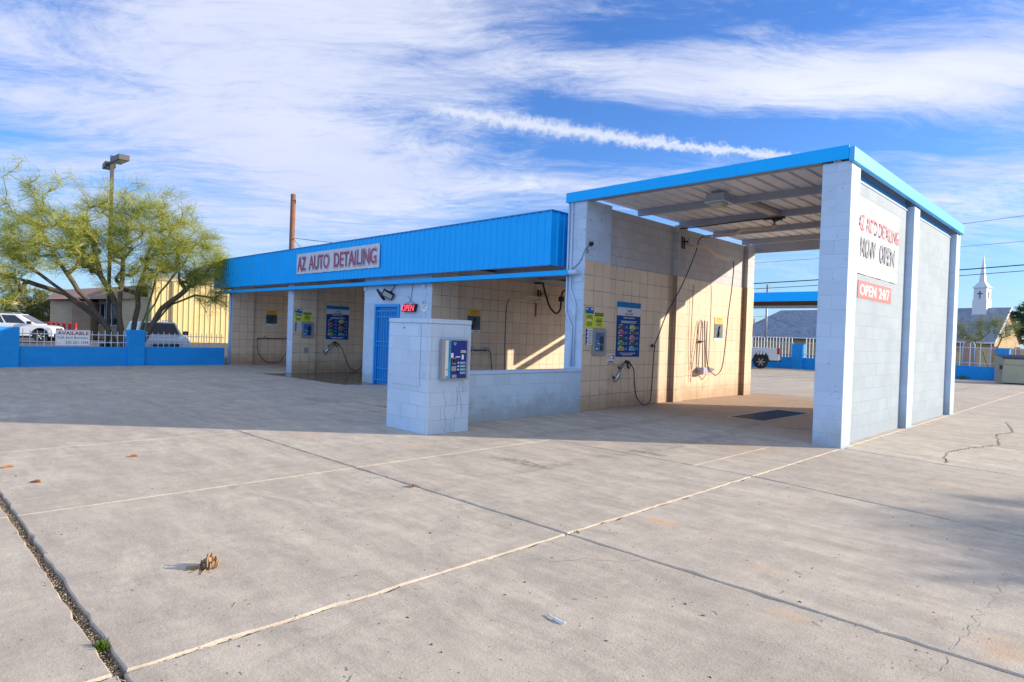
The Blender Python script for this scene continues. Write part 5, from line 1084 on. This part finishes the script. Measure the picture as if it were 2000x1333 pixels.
for i in range(46):
    d_ = 2+rg.random()*6; a = rg.uniform(-.7,.7); p_ = V((CAM.x,CAM.y,0))+V((_f.x,_f.y,0))*d_*math.cos(a)+V((_r.x,_r.y,0))*d_*math.sin(a); b_ = rg.uniform(0,6.28); l_ = rg.uniform(.02,.07); q_ = p_+V((math.cos(b_),math.sin(b_),0))*l_; m__ = (p_+q_)/2+V((rg.gauss(0,.008),rg.gauss(0,.008),.003)); p_.z = q_.z = .002; mb.tube([p_,m__,q_], .0014, 4)
tag(mb.build('dry_twigs', chips[3], origin=(0,0,0)), 'thin pale dry stalks scattered over the foreground concrete', 'twigs', kind='stuff')
# cracks
mb = MB()
def crack(pts, w, seed):
    rg = random.Random(seed); P_ = [V((a,b,0)) for a, b in pts]; prev = None
    for a, b in zip(P_, P_[1:]):
        n_ = max(2, int((b-a).length/.05)); d_ = (b-a).normalized(); nn = V((-d_.y,d_.x,0))
        for k in range(n_):
            u = k/n_; q_ = a.lerp(b, u)+nn*rg.gauss(0,.016); ww = w*rg.uniform(.25,1.3)
            if prev: z = .003; mb.quad(prev[0]+V((0,0,z)), prev[1]+V((0,0,z)), q_+nn*ww+V((0,0,z)), q_-nn*ww+V((0,0,z)))
            prev = (q_-nn*ww, q_+nn*ww)
crack([(1.29,.06),(1.17,.6),(1.1,1.17),(1.27,2.0),(1.49,2.72),(1.4,3.44),(1.26,4.21),(1.42,5.0),(1.07,6.97)], .009, 1)
tag(mb.build('pavement_crack', mat('crack_black', (.035,.03,.028), 1.), origin=(0,0,0)), kind='structure')
mb = MB(); crack([(2.49,-4.5),(2.46,-5.5),(2.44,-6.6)], .003, 6); crack([(.14,-6.83),(.30,-6.75),(.45,-6.52),(.6,-6.4),(.75,-6.22)], .004, 2)
tag(mb.build('pavement_crack', mat('crack_pale', (.50,.46,.42), 1.), origin=(0,0,0)), kind='structure')

# ------------------------------------------------------------------ sky, clouds, sun
SUN_EL, az = 17.3, math.atan2(.718,.696)
wld = bpy.data.worlds.new('World'); sc.world = wld; wld.use_nodes = True; nt = NT(wld.node_tree); bg = nt.n['Background']
sky = nt.new('ShaderNodeTexSky', sky_type='NISHITA', sun_disc=False, sun_elevation=R(SUN_EL), sun_rotation=R(90)-az, air_density=1.15, dust_density=.5, ozone_density=2.5, altitude=400)
D = nt.new('ShaderNodeTexCoord').outputs['Generated']
fw = (-.706,.708,0); rt = (.708,.706,0)
a = nt.vm('DOT_PRODUCT', D, rt); b = nt.vm('DOT_PRODUCT', D, fw); z = nt.new('ShaderNodeSeparateXYZ', i_0=D).outputs[2]
phi = nt.m('MULTIPLY', nt.m('ARCTAN2', a, b), 57.2958); th = nt.m('MULTIPLY', nt.m('ARCSINE', z), 57.2958)
zz = nt.m('ADD', nt.m('MAXIMUM', z, 0.), .10); U = nt.m('DIVIDE', a, zz); Vv = nt.m('DIVIDE', b, zz)
cv = nt.new('ShaderNodeCombineXYZ', i_0=U, i_1=Vv, i_2=0.).outputs[0]
warp = nt.vm('MULTIPLY', nt.vm('SUBTRACT', nt.new('ShaderNodeTexNoise', i_Vector=cv, i_Scale=.7, i_Detail=3.).outputs['Color'], (.5,.5,.5)), (1.3,.7,0))
cw = nt.vm('ADD', cv, warp)
rot = nt.new('ShaderNodeMapping', i_Vector=cw, i_Rotation=(0,0,R(-14)), i_Scale=(.62,1.2,1.)).outputs[0]
n1 = nt.noise(rot, 1.5, 12, .72, .9); n2 = nt.noise(nt.new('ShaderNodeMapping', i_Vector=cw, i_Rotation=(0,0,R(22)), i_Scale=(.5,1.5,1.)).outputs[0], 3.2, 10, .68, .6)
def gauss(pc, tc_, sp, st_, amp, slope=0.):
    dp = nt.m('DIVIDE', nt.m('SUBTRACT', phi, pc), sp); tt = nt.m('SUBTRACT', th, nt.m('ADD', tc_, nt.m('MULTIPLY', nt.m('SUBTRACT', phi, pc), slope))); dt = nt.m('DIVIDE', tt, st_)
    return nt.m('MULTIPLY', nt.m('EXPONENT', nt.m('MULTIPLY', nt.m('ADD', nt.m('MULTIPLY', dp, dp), nt.m('MULTIPLY', dt, dt)), -1.)), amp)
cov = nt.m('ADD', nt.m('MULTIPLY', n1, .62), nt.m('MULTIPLY', n2, .38))
blobs = [(-24,20,17,14,.27,0),(-9,27,10,5,.12,0),(17,21.6,16,2.3,.20,-.12),(36,19.8,12,2.6,.22,0),(4,13.6,9,1.3,.16,0),(38,12.5,11,2.6,.16,.1),(-3,21,6,3,.10,0),(-12,13,9,3,.16,0),
         (7,25,7,1.6,-.12,0),(7,19.2,9,1.1,-.14,-.12),(18,17.2,9,1.5,-.14,-.1),(27,20.,6,1.2,-.02,0),(30,25,8,2,-.06,0),(38,26,6,2.5,.05,0),(-40,26,6,4,-.12,0),(-42,13.5,5,1.8,-.12,-.1),(4,16.3,6,1.,-.08,-.1),(44,15.8,5,.9,-.16,-.1)]
for g_ in blobs: cov = nt.m('ADD', cov, gauss(*g_))
cov = nt.m('ADD', cov, nt.m('MULTIPLY', nt.m('SUBTRACT', nt.noise(nt.new('ShaderNodeMapping', i_Vector=cw, i_Rotation=(0,0,R(8)), i_Scale=(.8,1.6,1.)).outputs[0], 9., 8, .7, .8), .5), .22))
dens = nt.ramp(cov, .44, .80)
# contrail: a straight band between two sky points, lumpy along its upper edge
lt = nt.m('SUBTRACT', th, nt.m('ADD', 18.85, nt.m('ADD', nt.m('MULTIPLY', nt.m('ADD', phi, 4.), -.105), nt.m('MULTIPLY', nt.m('MULTIPLY', nt.m('ADD', phi, 4.), nt.m('ADD', phi, 4.)), -.0012))))
lump = nt.m('MULTIPLY', nt.m('SUBTRACT', nt.noise(nt.new('ShaderNodeCombineXYZ', i_0=phi, i_1=th, i_2=0.).outputs[0], 1.0, 8, .72), .5), 2.2)
wdt = nt.ramp(phi, -8, 22, .85, .38); band = nt.ramp(nt.m('DIVIDE', nt.m('ABSOLUTE', nt.m('ADD', lt, lump)), wdt), .0, 1.5, 1, 0)
band = nt.m('MULTIPLY', nt.m('MULTIPLY', band, nt.ramp(phi, -12, -6)), nt.ramp(phi, 20, 30, .95, 0))
dens = nt.m('MAXIMUM', nt.m('MULTIPLY', dens, .93), nt.m('MULTIPLY', band, .78))
dens = nt.m('MULTIPLY', dens, nt.ramp(th, 1., 9.))
skyc = nt.mix(1., sky.outputs[0], (.66,1.06,1.80,1), 'MULTIPLY')
haze = nt.mix(nt.ramp(th, 0, 15, .38, 0), skyc, (4.6,6.2,8.4,1))
hot = nt.ramp(nt.noise(cw, 1.6, 6), .3, .7)
cc = nt.mix(hot, (5.5,6.0,7.7,1), (7.4,7.6,8.3,1)); cc = nt.mix(nt.ramp(phi, -30, 10, .75, 0), cc, (5.6,6.1,7.9,1)); cc = nt.mix(band, cc, (7.6,7.8,8.3,1))
out = nt.mix(dens, haze, cc)
# fill light added to the unseen rest of the dome to brighten the shade
off = nt.m('MAXIMUM', nt.ramp(th, 32, 52), nt.ramp(nt.m('ABSOLUTE', phi), 52, 85)); vn = nt.ramp(nt.noise(cw, 1.2, 6), .3, .7); dome_fill = nt.mix(nt.ramp(th, 20, 50), nt.mix(vn, (5.,8.6,15.,1), (8.5,10.8,15.,1)), nt.mix(vn, (1.4,2.0,3.4,1), (2.9,3.1,3.8,1)))
glow = nt.ramp(nt.vm('DOT_PRODUCT', D, (.66,.69,.30)), .3, 1., 0, 1); dome_fill = nt.mix(glow, dome_fill, (6.5,6.2,5.8,1)); out = nt.mix(nt.m('MULTIPLY', off, nt.ramp(th, -1, 6)), out, dome_fill); nt.l.new(out, bg.inputs[0]); bg.inputs[1].default_value = .085
sun = bpy.data.lights.new('sun', 'SUN'); sun.energy = 4.9; sun.angle = R(.55); sun.color = (1., .87, .70)
so = bpy.data.objects.new('sun', sun); COL.objects.link(so); sd = V((math.cos(az)*math.cos(R(SUN_EL)), math.sin(az)*math.cos(R(SUN_EL)), math.sin(R(SUN_EL)))); so.rotation_euler = sd.to_track_quat('Z','Y').to_euler(); so.location = (30,30,20)
for o in bpy.data.objects:
    if '_o' in o: del o['_o']
sc.view_settings.view_transform = 'Standard'; sc.view_settings.look = 'None'; sc.view_settings.exposure = .60; sc.view_settings.gamma = 1
sc.render.engine = 'CYCLES'
